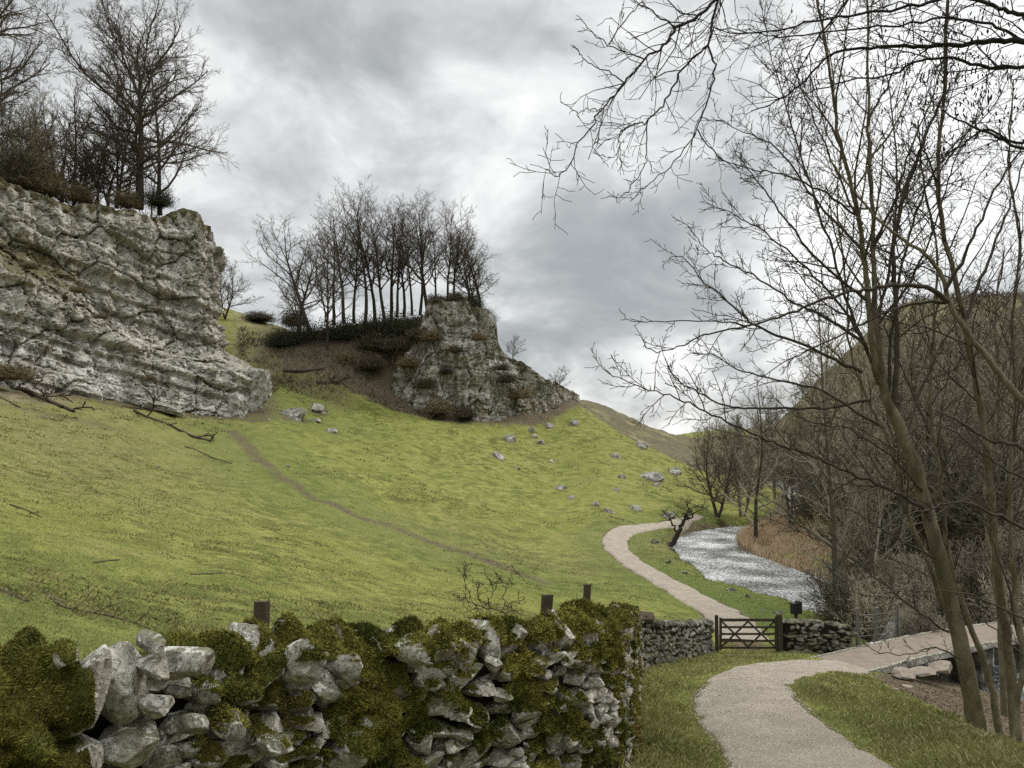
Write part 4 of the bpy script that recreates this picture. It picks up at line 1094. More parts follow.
SHRUB = [tree_meshes('shrub', 500 + i, 4, .06, Qd(max=3, n=[6, 5, 4, 3], start=[.08, .1, .1], nc=[14, 9, 6], ratio=[.55, .5, .5], ang=[.8, .7, .7], up=[.02, .05, .03, .02], rmin=.012, sides=[5, 3, 3, 3]), M['bark_wood'], M['twig_wood'], stems=6, spread=.6) for i in range(4)]

def place_tree(name, mesh, px, py, Y, hpx, h0, label, cat='tree', group=None, rz=None, wide=1.0):
    """base at picture point (px, py) and depth Y, height in picture pixels"""
    x = (px - CX) / F * Y
    z = (HY - py) / F * Y if py is not None else gz(x, Y)
    s = hpx / F * Y / h0
    return tree_from(name, mesh, (x, Y, z), R.uniform(0, 6.28) if rz is None else rz, (s * wide, s), label, cat, group)

# cliff-top trees
place_tree('bare_tree', BIG, 139, 207, 94, 176, 24.5, 'largest bare tree, broad crowned, near the edge of the cliff top', rz=.6)
CT = [(160, 208, 95, 150, 'stout bare tree beside the largest tree at the cliff edge', SPREAD[0], 12, .9), (117, 203, 94, 105, 'many limbed bare tree just left of the largest cliff top tree', SPREAD[1], 12, 1.0),
      (98, 200, 93, 95, 'slim bare tree leaning on the cliff top above the stained face', SPREAD[2], 12, .8), (72, 196, 90, 105, 'thin pale stemmed tree with twisted trunk on the cliff top', FOREST[0], 20, 1.1),
      (55, 190, 89, 92, 'slender pale trunked tree on the cliff top left of the twisted one', FOREST[1], 20, 1.2), (35, 187, 86, 95, 'scrubby bare tree crowded by brown bushes on the cliff top', WOOD[2], 12, 1.2),
      (14, 182, 84, 100, 'dense twiggy tree at the left end of the cliff top scrub', WOOD[3], 12, 1.3)]
for px, py, Y, hp, lab, me, h0, wd in CT:
    place_tree('bare_tree', me, px, py + 3, Y, hp, h0, lab, wide=wd)
place_tree('bare_tree', BIG, -32, 178, 80, 215, 24.5, 'tall bare tree cut by the left edge with twigs against the sky', rz=2.2, wide=.85)

for i, (px, Y, hp) in enumerate([(-8, 86, 105), (5, 92, 110), (20, 90, 100), (30, 95, 108), (44, 92, 96), (60, 96, 100), (68, 94, 88), (84, 97, 100), (92, 95, 80), (108, 98, 95), (128, 98, 90), (150, 98, 105), (172, 97, 85)]):
    me = (WOOD + SPREAD)[(i * 3 + 1) % 10]
    x = (px - CX) / F * Y
    place_tree('bare_tree', me, px, None, Y, hp * .95, 12, 'brown twiggy tree crowded behind the cliff edge trees', wide=1.25, group='brown twiggy trees crowded behind the cliff edge')

# grove on the crag
GR = [(313, 338, 125, 128, 1.25), (327, 356, 122, 138, .8), (344, 318, 128, 122, 1.0), (354, 318, 132, 110, .9), (365, 318, 129, 128, .95), (385, 316, 131, 112, .9), (397, 312, 130, 112, .9), (412, 310, 129, 102, .8), (420, 310, 131, 105, .9),
      (436, 306, 127, 100, .9), (447, 306, 129, 102, .8), (455, 305, 126, 92, .9), (468, 304, 127, 78, 1.3), (480, 308, 126, 72, 1.5)]
GR += [(334, 320, 131, 118, 1.0), (375, 318, 133, 118, 1.0), (391, 316, 134, 116, 1.0), (404, 312, 133, 108, 1.0), (428, 308, 132, 104, 1.1), (300, 330, 131, 104, 1.3)]
GR.sort()
for i, (px, py, Y, hp, wd) in enumerate(GR):
    place_tree('grove_tree', FOREST[(i * 5 + 1) % 6], px, py + 4, Y, hp * R.uniform(.82, 1.02), 21, 'slim bare tree of the clump above the crag, %s from the left' % ORD[i], group='clump of bare trees above the crag', wide=wd * 1.3)
place_tree('bare_tree', SPREAD[3], 476, 306, 125, 70, 12, 'spreading bare tree overhanging the right brow of the crag', wide=1.2)
place_tree('bare_tree', SPREAD[1], 226, 318, 140, 55, 12, 'small round bare tree in the gap right of the cliff', wide=1.2)
place_tree('bare_tree', SPREAD[2], 513, 362, 126, 26, 12, 'stunted bare tree on the right shoulder of the crag', wide=1.3)
place_tree('bare_tree', SPREAD[0], 560, 393, 141, 24, 12, 'small round thorn tree on the skyline at the ridge end', wide=1.8)
place_tree('bare_tree', SPREAD[3], 300, 322, 136, 40, 12, 'low bare tree behind the left edge of the clump', wide=1.5)

# leafy or brushy bushes
def bush_mesh(name, seed, r, n, mat, leaf, twigs=True, squash=.75):
    g = np.random.RandomState(seed)
    cl = g.normal(size=(26, 3)); cl /= np.linalg.norm(cl, axis=1)[:, None]
    cl *= (g.rand(26, 1) ** .5) * np.array([1, 1, squash]) * r * .8
    cl[:, 2] = np.abs(cl[:, 2])
    c = cl[g.randint(0, 26, n)] + g.normal(size=(n, 3)) * r * .26
    c[:, 2] = np.abs(c[:, 2])
    d = g.normal(size=(n, 3)); d /= np.linalg.norm(d, axis=1)[:, None]
    e = np.cross(d, g.normal(size=(n, 3))); e /= np.linalg.norm(e, axis=1)[:, None]
    L = leaf * (.6 + .8 * g.rand(n, 1)); W = L * (.35 if not twigs else .06)
    V = np.stack([c - d * L, c + e * W, c + d * L, c - e * W], 1).reshape(-1, 3)
    return mesh_data(name, V, [np.arange(n * 4).reshape(-1, 4)], mat)
BUSH_EV = [bush_mesh('evergreen_bush', 20 + i, 1, 9000, M['evergreen'], .034, False) for i in range(3)]
BUSH_BR = [bush_mesh('brush_bush', 30 + i, 1, 2600, M['brush'], .2, True) for i in range(3)]
BUSH_DK = [bush_mesh('dark_brush_bush', 40 + i, 1, 2800, M['brushdark'], .2, True) for i in range(3)]

def bush(me, px, py, Y, rpx, label, hk=1.0, name='bush', group=None):
    o = bpy.data.objects.new(name, me); COL.objects.link(o)
    s = rpx / F * Y
    o.location = ((px - CX) / F * Y, Y, (HY - py) / F * Y)
    o.scale = (s, s, s * hk); o.rotation_euler = (0, 0, R.uniform(0, 6.28))
    return tag(o, label, 'bush', group)

for i, (px, py, Y, r, hk) in enumerate([(280, 347, 124, 20, 1.1), (302, 346, 125, 24, 1.1), (332, 342, 126.5, 30, .85), (362, 340, 127.5, 32, .85), (392, 337, 127, 30, .9), (414, 335, 125, 22, 1.1)]):
    bush(BUSH_EV[i % 3], px, py, Y, r, 'dark evergreen thicket along the ridge under the clump, %s from the left' % ORD[i], hk, group='dark thickets under the clump')
bush(BUSH_DK[1], 436, 304, 121.5, 12, 'dark scrub spilling over the left brow of the crag', .9)
bush(BUSH_DK[0], 455, 302, 121.8, 13, 'twiggy dark scrub on the middle of the crag top', .9)
bush(BUSH_EV[0], 473, 308, 122, 14, 'dark ivy bush growing on the brow of the crag', 1.3)
bush(BUSH_EV[1], 487, 322, 123.5, 11, 'rounded dark bush hanging off the right brow of the crag', 1.3)
bush(BUSH_DK[0], 261, 321, 148, 19, 'low dark scrub on the skyline in the gap beside the cliff', .5)
bush(BUSH_DK[2], 716, 525, 79.3, 10, 'dark bramble around the foot of the many stemmed tree at the bend', .7)
bush(BUSH_DK[1], 293, 325, 146, 14, 'twiggy dark bush left of the clump on the skyline', 1.2)
bush(BUSH_EV[2], 157, 206, 94, 16, 'dark ivy mass around the foot of the cliff top trees', 1.5)
for px, py, Y, r, m, lab in [(440, 413, 116, 15, 0, 'leafless brown scrub at the foot of the crag, left of centre'), (464, 417, 116.3, 13, 1, 'dark scrub at the very foot of the crag below the pale streaks'), (408, 366, 118.5, 12, 0, 'brown creeper on the left flank of the crag'),
        (432, 340, 118.6, 13, 0, 'brown creeper under the top of the crag'), (520, 398, 122, 12, 0, 'brown scrub below the lower right shoulder of the crag'), (507, 382, 120.8, 9, 1, 'dark scrub halfway down the right edge of the crag'), (446, 374, 117.6, 9, 2, 'ivy patch in the middle of the crag'),
        (396, 350, 122, 15, 1, 'dark scrub up the left edge of the crag'), (416, 338, 119.5, 11, 1, 'dark scrub in the notch of the upper left crag'), (478, 340, 117.8, 9, 0, 'brown creeper high on the right of the crag face'), (455, 352, 117.4, 8, 1, 'dark creeper in the middle crack of the crag'), (425, 388, 117, 11, 1, 'dark creeper low on the left of the crag face'), (500, 370, 119.6, 8, 2, 'ivy clump on the right edge of the crag'), (372, 368, 120, 15, 1, 'dark brush on the earth slope next to the crag'), (345, 364, 121, 14, 0, 'brown brush in the middle of the earth slope'), (375, 348, 123.5, 18, 1, 'dark brush at the top of the earth slope'), (340, 386, 117, 10, 0, 'brown brush at the bottom of the earth slope')]:
    bush((BUSH_BR, BUSH_DK, BUSH_EV)[m][int(px) % 3], px, py, Y, r, lab, .95)
for i, (px, py, Y, r, m, lab) in enumerate([(12, 186, 84, 22, 1, 'dense brown thicket at the left end of the cliff top'), (45, 192, 86, 22, 0, 'brown thicket between the thin trees on the cliff top'), (22, 180, 90, 24, 2, 'dark evergreen showing through the cliff top thicket'),
                                            (80, 202, 90, 16, 0, 'low brown scrub at the foot of the twisted cliff top tree'), (125, 206, 92, 14, 0, 'brown bramble at the foot of the largest cliff top tree')]):
    bush((BUSH_BR, BUSH_DK, BUSH_EV)[m][i % 3], px, py, Y, r, lab, 1.4)
for px, py, Y, r, lab in [(30, 268, 73.5, 9, 'tuft of brown scrub on the grassy ledge of the cliff'), (78, 292, 77.5, 10, 'brown scrub lower down the grassy ledge of the cliff'), (100, 318, 80, 8, 'small scrub where the grassy ledge of the cliff runs out'), (150, 380, 82.5, 7, 'dark scrub in the hollow at the foot of the cliff')]:
    bush(BUSH_BR[int(px) % 3], px, py, Y, r, lab, .7)
bush(BUSH_BR[0], 6, 378, 69, 26, 'pinkish brown bramble at the foot of the cliff by the left edge', .7)

# saplings on the left slope
def on_ground_tree(mesh, px, py, hpx, h0, label, name='sapling', wide=1.0, y0=6, group=None):
    v = hit(px, py, y0)
    s = hpx / F * v.y / h0
    return tree_from(name, mesh, (v.x, v.y, v.z - .05), R.uniform(0, 6.28), (s * wide, s), label, 'tree', group)
SAP = [tree_meshes('sapling', 520 + i, 5.5, .12, Qd(max=3, n=[6, 5, 4, 3], start=[.35, .1, .1], nc=[10, 8, 5], ratio=[.6, .5, .5], ang=[.7, .7, .7], up=[.02, .07, .05, .02], rmin=.016, wander=[.14, .14, .15, .2]), M['bark_far'], M['twig_far']) for i in range(2)]
on_ground_tree(SAP[0], 35, 391, 72, 6.0, 'small forked thorn tree on the slope below the pale cliff', wide=1.4, y0=30)
on_ground_tree(SAP[1], 9, 386, 50, 6.0, 'stunted thorn beside the bramble at the left edge', wide=1.3, y0=30)

# ------------------------------------------------------------------ riverside and hillside wood
RT = [(757, 548, 62, 165, 12, 1.15, WOOD[0], 'single tree with straight trunk standing in the pale reeds'), (716, 524, 80, 92, 12, 1.25, SPREAD[1], 'many stemmed dark tree at the head of the visible river bend'), (742, 520, 82, 105, 12, 1.0, WOOD[3], 'slender tree just beyond the reeds and right of the many stemmed one'),
      (836, 622, 35.5, 330, 12, .85, WOOD[1], 'tall dark trunked tree at the water edge behind the short wall'), (872, 612, 38, 300, 12, .8, WOOD[4], 'thin tall tree on the far bank beside the dark trunk'), (790, 545, 66, 150, 12, 1.1, WOOD[2], 'bushy bare tree behind the reeds'),
      (846, 560, 55, 220, 12, 1.0, WOOD[5], 'double stemmed tree on the far bank right of the reeds'), (905, 600, 43, 290, 12, .9, WOOD[0], 'straight grey tree beyond the footbridge')]
for i, (px, Y, hp) in enumerate([(860, 44, 190), (890, 46, 210), (925, 44, 230), (820, 62, 150), (950, 48, 220), (985, 40, 260), (800, 78, 120), (775, 88, 110)]):
    place_tree('riverside_tree', WOOD[(i * 5 + 2) % 6], px, None, Y, hp, 12, 'bare tree crowding the far riverbank between the reeds and the right edge', wide=1.1, group='bare trees crowding the far riverbank')
for px, py, Y, hp, h0, wd, me, lab in RT:
    place_tree('riverside_tree', me, px, None, Y, hp, h0, lab, wide=wd)
gw = random.Random(77)
cnt = 0
while cnt < 160:
    Y = math.exp(gw.uniform(math.log(46), math.log(230))) if cnt < 120 else gw.uniform(44, 80)
    px = gw.uniform(690, 1150)
    x = (px - CX) / F * Y
    lim = np.interp(Y, [20, 30, 45, 60, 75, 95, 130, 200, 330], [22, 21.5, 22, 24, 28, 38, 50, 68, 100])
    if x < lim: continue
    if Y > 150 and gw.random() < .5: continue
    zz = gz(x, Y)
    if zz > 7 and gw.random() < (zz - 7) / 14: continue
    s = gw.uniform(.55, .95) * (.9 if zz < 8 else .55)
    tree_from('hillside_tree', WOOD[cnt % 6], (x, Y, gz(x, Y)), gw.uniform(0, 6.28), (s * 1.15, s), 'bare brown tree within the dense wood covering the right hillside', 'tree', 'dense bare wood on the right hillside')
    cnt += 1
i = 0
while i < 34:
    Y = gw.uniform(92, 215); px = gw.uniform(694, 785); x = (px - CX) / F * Y
    d, w = poly_dist(np.array([x]), np.array([Y]), RIVER)
    if d[0] < w[0] + 1.5 or x < np.interp(Y, [92, 130, 215], [26, 33, 46]): continue
    s = gw.uniform(.6, .95); i += 1
    tree_from('hillside_tree', WOOD[i % 6], (x, Y, gz(x, Y)), gw.uniform(0, 6.28), (s * 1.2, s), 'bare tree in the purplish wood filling the valley gap beyond the river bend', 'tree', 'bare wood filling the valley gap')
for i in range(60):
    Y = gw.uniform(31, 75); px = gw.uniform(800, 1120)
    x = (px - CX) / F * Y
    d, w = poly_dist(np.array([x]), np.array([Y]), RIVER)
    if d[0] - w[0] < 1.4 or x < RIVER[0][0] - 20: continue
    if x < np.interp(Y, [30, 38, 45, 60, 75], [20.5, 20, 20.3, 20.5, 27]): continue
    s = gw.uniform(.6, 1.2)
    tree_from('riverbank_shrub', SHRUB[i % 4], (x, Y, gz(x, Y)), gw.uniform(0, 6.28), s, 'leafless brown shrub in the tangle along the far bank of the river', 'shrub', 'leafless shrubs along the far bank')
for i, (Y, side, off, s) in enumerate([(32.5, -1, 1.2, .8), (34, -1, .9, .9), (30, -1, 1.0, .7), (31, 1, .2, .8), (33, 1, .0, .9), (35, 1, .4, .7), (37, 1, -.2, .9), (39.5, 1, .1, .8), (42, 1, .2, .7), (30.5, -1, .3, .6), (34.5, -1, .1, .75), (36.5, -1, .3, .5), (46, 1, .3, .7), (29.5, 1, .6, .9)]):
    cx = float(np.interp(Y, [p[1] for p in RIVER], [p[0] for p in RIVER])); cw = float(np.interp(Y, [p[1] for p in RIVER], [p[2] for p in RIVER]))
    x = cx + side * (cw + off)
    tree_from('riverbank_shrub', SHRUB[i % 4], (x, Y, max(gz(x, Y), WATER)), gw.uniform(0, 6.28), s, 'straggling brown shrub overhanging the water edge near the footbridge', 'shrub', 'straggling shrubs overhanging the water near the footbridge')
# brambles behind the bridge
for i, (px, py, Y, r, lab) in enumerate([(905, 640, 31.5, 24, 'dark bramble tangle beside the upstream end of the footbridge'), (945, 630, 34, 30, 'dark bramble mound behind the middle of the footbridge'), (1000, 655, 33, 32, 'dark bramble heap at the far end of the footbridge'), (880, 645, 29.5, 14, 'small bramble behind the wire fence'), (918, 640, 30.2, 16, 'thin bramble growing against the far side of the footbridge')]):
    o = bush(BUSH_DK[i % 3], px, py, Y, r, lab, .6)
    o.location.z = gz(o.location.x, Y) - .1

# ------------------------------------------------------------------ near trees on the right (followed limb by limb)
def limb(t, g, pts, r0, r1, Q, lvl=1, sides=8, sub=5, jit=.02, nc=10, start=.15, ratio=.3, Yk=None):
    """pts: (px, py, Y) along the limb"""
    W = catmull([np.array(P(a, b, c)) for a, b, c in pts], sub)
    W[1:] += g.normal(size=W[1:].shape) * jit
    n = len(W)
    rad = r0 + (r1 - r0) * (np.linspace(0, 1, n)) ** .68
    t.add([tuple(w) for w in W], list(rad), sides)
    d = np.diff(W, axis=0); L = float(np.linalg.norm(d, axis=1).sum())
    d = d / np.linalg.norm(d, axis=1)[:, None]
    dirs = [tuple(d[0])] + [tuple(q) for q in d]
    if nc: spawn((t, t), R2, [tuple(w) for w in W], dirs, list(rad), L, lvl, Q, start, nc, ratio)
    return W
R2 = random.Random(5)
G2 = np.random.RandomState(5)
NQ = Qd(max=4, n=[8, 7, 6, 5, 4], wander=[.06, .10, .13, .15, .18], up=[.02, .045, .04, .03, .02], taper=[.3, .35, .4, .5, .7], sides=[7, 5, 4, 3, 3], start=[.2, .12, .1, .1], nc=[12, 9, 7, 4], ang=[.8, .75, .75, .8], ratio=[.4, .42, .45, .5], lmin=.08, slim=.011, rmin=.0042, shape=lambda t: 1.1 - .6 * t)

def lerpY(pts, Y0, Y1):
    n = len(pts)
    return [(a, b, Y0 + (Y1 - Y0) * i / (n - 1)) for i, (a, b) in enumerate(pts)]

def finish(name, t_trunk, t_crown, loc, label, mats, group=None, cat='tree'):
    root = empty(name, loc, label, cat, group)
    off = np.array(loc)
    for nm, t, m in (('trunk', t_trunk, mats[0]), ('crown', t_crown, mats[1])):
        if t.count:
            V, Fq = t.mesh()
            mesh_obj(nm, V - off, Fq, m, root, smooth=True)
    return root

def ground_px(px, Y):
    return HY - gz((px - CX) / F * Y, Y) / Y * F

# tree A: leaning trunk splitting in two upright stems
YA = 12.3
ta, ca = Tubes(), Tubes()
ba = ground_px(978, YA)
limb(ta, G2, [(980, ba + 22, YA), (975, 712, YA), (962, 650, YA), (945, 580, YA + .05), (927, 510, YA + .1), (912, 458, YA + .15), (897, 422, YA + .2), (884, 394, YA + .25)], .15, .08, NQ, sides=14, nc=0, jit=.006)
limb(ta, G2, lerpY([(884, 394), (874, 360), (868, 300), (862, 240), (852, 190), (838, 130), (828, 60), (812, -30), (800, -110)], YA + .25, YA - .3), .066, .012, NQ, nc=14, start=.2, ratio=.26, jit=.01)
limb(ta, G2, lerpY([(886, 398), (878, 340), (874, 280), (873, 220), (870, 160), (868, 80), (866, -10), (860, -100)], YA + .25, YA + .9), .066, .012, NQ, nc=14, start=.2, ratio=.26, jit=.01)
SHA = [
    ([(928, 512), (905, 497), (880, 485), (850, 474), (824, 462), (795, 450), (766, 440), (726, 422), (694, 406), (669, 395), (637, 386), (608, 372)], YA, YA - 1.6, .036, .006, 20),
    ([(870, 400), (824, 408), (760, 408), (726, 406), (694, 389), (677, 380), (663, 355)], YA + .3, YA - .3, .030, .005, 14),
    ([(880, 425), (824, 392), (777, 380), (737, 369), (714, 355), (689, 353)], YA + .2, YA + .8, .026, .005, 13),
    ([(862, 372), (818, 352), (777, 335), (752, 323), (723, 297), (706, 284), (686, 260), (669, 256)], YA + .2, YA - .9, .032, .005, 16),
    ([(866, 345), (824, 317), (795, 303), (760, 280), (723, 260), (706, 249), (686, 223)], YA + .2, YA + .6, .030, .005, 15),
    ([(866, 300), (820, 262), (790, 225), (765, 190), (745, 165), (735, 150)], YA + .1, YA - .6, .028, .005, 13),
    ([(862, 250), (815, 200), (784, 156), (763, 140), (737, 129), (717, 117)], YA, YA + .7, .026, .005, 13),
    ([(856, 215), (820, 190), (784, 175), (755, 169), (723, 160), (700, 132)], YA, YA - .5, .022, .005, 12),
    ([(872, 330), (905, 290), (930, 240), (945, 190), (960, 150), (985, 110)], YA + .5, YA + 1.4, .030, .006, 12),
    ([(871, 250), (895, 200), (910, 150), (935, 90), (950, 30)], YA + .5, YA - .2, .028, .006, 12),
    ([(862, 225), (835, 170), (810, 110), (790, 60), (775, 10)], YA, YA + .6, .024, .005, 13),
    ([(868, 120), (890, 80), (905, 40), (925, -10)], YA + .6, YA + .2, .02, .005, 10),
    ([(846, 160), (820, 110), (790, 80), (760, 62)], YA, YA + .6, .02, .005, 10),
    ([(949, 632), (915, 608), (872, 575), (843, 552), (800, 532), (770, 520)], YA - .1, YA - 1.2, .020, .004, 10),
    ([(940, 560), (900, 540), (860, 515), (820, 500), (790, 470)], YA, YA + .9, .020, .005, 10),
    ([(922, 490), (890, 455), (850, 430), (805, 420), (770, 395)], YA, YA - .8, .024, .005, 12),
    ([(888, 392), (893, 320), (905, 250), (925, 190), (950, 150), (990, 110), (1012, 70)], YA + .25, YA + 1.2, .036, .006, 18),
    ([(895, 410), (897, 330), (893, 250), (903, 200), (916, 160), (931, 122), (944, 90), (946, 40), (947, -30)], YA + .2, YA - .6, .045, .014, 18),
    ([(880, 380), (850, 310), (828, 240), (805, 170), (788, 110), (770, 50), (760, 0)], YA + .3, YA + 1.3, .034, .005, 20),
    ([(874, 330), (890, 260), (897, 190), (893, 120), (885, 60), (880, 0)], YA + .4, YA + 1.6, .03, .005, 16),
    ([(905, 440), (925, 380), (950, 330), (985, 290), (1015, 240)], YA + .2, YA + 1.5, .03, .005, 14),
    ([(868, 350), (835, 300), (800, 262), (765, 232), (735, 215), (712, 205)], YA + .3, YA - 1.3, .026, .004, 15),
    ([(962, 660), (935, 648), (905, 655), (880, 652), (862, 640)], YA - .15, YA - .7, .014, .004, 6),
    ([(930, 520), (960, 500), (985, 505), (1015, 520)], YA, YA + .8, .016, .004, 8),
]
for pts, y0, y1, r0, r1, nc in SHA:
    limb(ca, G2, lerpY(pts, y0, y1), r0, r1, NQ, nc=int(nc * 1.7), start=.10, ratio=.19, jit=.012, sides=6)
finish('leaning_tree', ta, ca, P(980, ba, YA), 'tall leaning tree with olive green trunk that forks into two upright stems', (M['bark'], M['branch']))

# slim pale stem behind the leaning tree
tb, cb = Tubes(), Tubes()
limb(tb, G2, [(972, ground_px(972, 14) + 8, 14), (955, 630, 14), (942, 604, 14), (926, 555, 14), (907, 515, 14), (900, 477, 14), (886, 437, 14.1), (868, 400, 14.2), (850, 350, 14.3), (846, 280, 14.4), (838, 210, 14.5), (842, 140, 14.5)], .065, .012, NQ, nc=18, start=.25, ratio=.2, jit=.012)
finish('slim_tree', tb, cb, P(972, ground_px(972, 14), 14), 'slim pale stemmed tree close behind the leaning trunk', (M['bark'], M['branch']))

def stem_tree(name, pts, Y0, Y1, r0, r1, nc, label, shoots=(), ratio=.22):
    t, c = Tubes(), Tubes()
    g0 = ground_px(pts[0][0], Y0)
    pp = lerpY([(pts[0][0], g0 + 10)] + pts[1:], Y0, Y1)
    limb(t, G2, pp, r0, r1, NQ, nc=0, jit=.012, sides=10)
    limb(c, G2, pp[len(pp) // 3:], r0 * .3, r1 * .9, NQ, nc=nc, start=.02, ratio=ratio, jit=.012, sides=5)
    for sp, a, b, q0, q1, n in shoots:
        limb(c, G2, lerpY(sp, a, b), q0, q1, NQ, nc=n, start=.1, ratio=.2, jit=.012, sides=6)
    return finish(name, t, c, P(pts[0][0], g0, Y0), label, (M['bark'], M['branch']))

stem_tree('riverbank_tree', [(1003, 730), (990, 680), (976, 640), (962, 600), (948, 550), (940, 480), (930, 400), (935, 320), (937, 250), (925, 190), (918, 120)], 12.8, 13.6, .065, .011, 24, 'dark stem leaning left just right of the big leaning trunk')
stem_tree('riverbank_tree', [(1020, 735), (1009, 660), (1001, 600), (995, 540), (988, 460), (975, 380), (960, 300), (945, 240), (938, 180), (943, 100), (947, 0), (950, -80)], 12.2, 12.4, .088, .015, 26, 'upright mossy trunk near the right edge with a long sinuous stem',
          shoots=[([(945, 240), (935, 180), (920, 150), (905, 200)], 12.3, 12.6, .03, .008, 6), ([(965, 320), (985, 270), (1000, 230), (1015, 190), (1030, 140)], 12.3, 12.8, .035, .01, 10)])
stem_tree('riverbank_tree', [(1034, 745), (1028, 680), (1018, 620), (1012, 560), (1010, 480), (1016, 400), (1012, 320), (1020, 240), (1008, 160), (1015, 80)], 13.4, 13.8, .065, .011, 24, 'rightmost upright stem of the riverbank trees, half out of view')
stem_tree('riverbank_tree', [(1010, 720), (1022, 660), (1016, 600), (1030, 540), (1040, 460)], 11.6, 11.8, .05, .02, 10, 'thin crooked stem rising in front of the mossy right trunk',
          shoots=[([(1022, 650), (1000, 560), (975, 500), (960, 470), (955, 440)], 11.7, 12.4, .02, .005, 8)])
stem_tree('riverbank_tree', [(1005, 690), (1000, 620), (990, 560), (985, 480), (1000, 400), (995, 320), (1005, 250)], 20, 21, .085, .018, 30, 'straight tree farther down the bank toward the right edge', ratio=.3)

# tree E: limb entering from the right edge
te, ce = Tubes(), Tubes()
ge = ground_px(1105, 10)
limb(te, G2, [(1105, ge + 10, 10), (1098, 640, 10), (1085, 520, 10), (1060, 450, 10), (1024, 403, 10.1), (1000, 374, 10.2), (970, 335, 10.3), (950, 304, 10.4), (942, 276, 10.5), (925, 254, 10.6), (900, 238, 10.7), (880, 221, 10.8), (852, 190, 10.9), (830, 160, 11)], .072, .011, NQ, nc=12, start=.55, ratio=.12, jit=.006, sides=10)
for pts, y0, y1, r0, r1, nc in [
    ([(948, 302), (930, 289), (900, 286), (870, 288), (840, 295), (815, 303), (783, 315), (749, 326), (709, 333), (683, 345), (657, 352), (644, 345)], 10.4, 9.6, .038, .005, 18),
    ([(749, 326), (715, 322), (672, 321), (632, 321), (622, 312)], 9.8, 9.4, .012, .004, 9),
    ([(946, 302), (915, 303), (880, 315), (850, 330), (810, 350), (785, 362), (750, 385)], 10.4, 11.2, .026, .005, 14),
    ([(945, 290), (965, 255), (985, 210), (1010, 165), (1030, 130)], 10.4, 9.8, .03, .008, 10),
    ([(1085, 520), (1024, 451), (990, 440), (955, 419), (935, 410)], 10, 10.6, .035, .012, 6),
    ([(1098, 600), (1024, 530), (990, 512), (962, 502), (935, 508), (905, 515), (870, 532), (845, 560)], 10, 9.5, .028, .005, 12),
    ([(1070, 500), (1008, 470), (985, 455), (950, 430), (928, 425), (905, 435), (884, 450)], 10, 10.6, .022, .005, 9),
    ([(1100, 660), (1024, 620), (985, 600), (955, 592), (910, 590), (880, 588)], 10, 9.6, .018, .004, 9),
    ([(1100, 690), (1024, 655), (990, 625), (960, 612), (925, 612)], 10, 10.6, .016, .004, 8),
]:
    limb(ce, G2, lerpY(pts, y0, y1), r0, r1, NQ, nc=nc, start=.12, ratio=.17, jit=.01, sides=6)
finish('overhanging_tree', te, ce, P(1105, ge, 10), 'tree rooted beyond the right edge, its long grey limb arching leftward', (M['bark'], M['branch']))

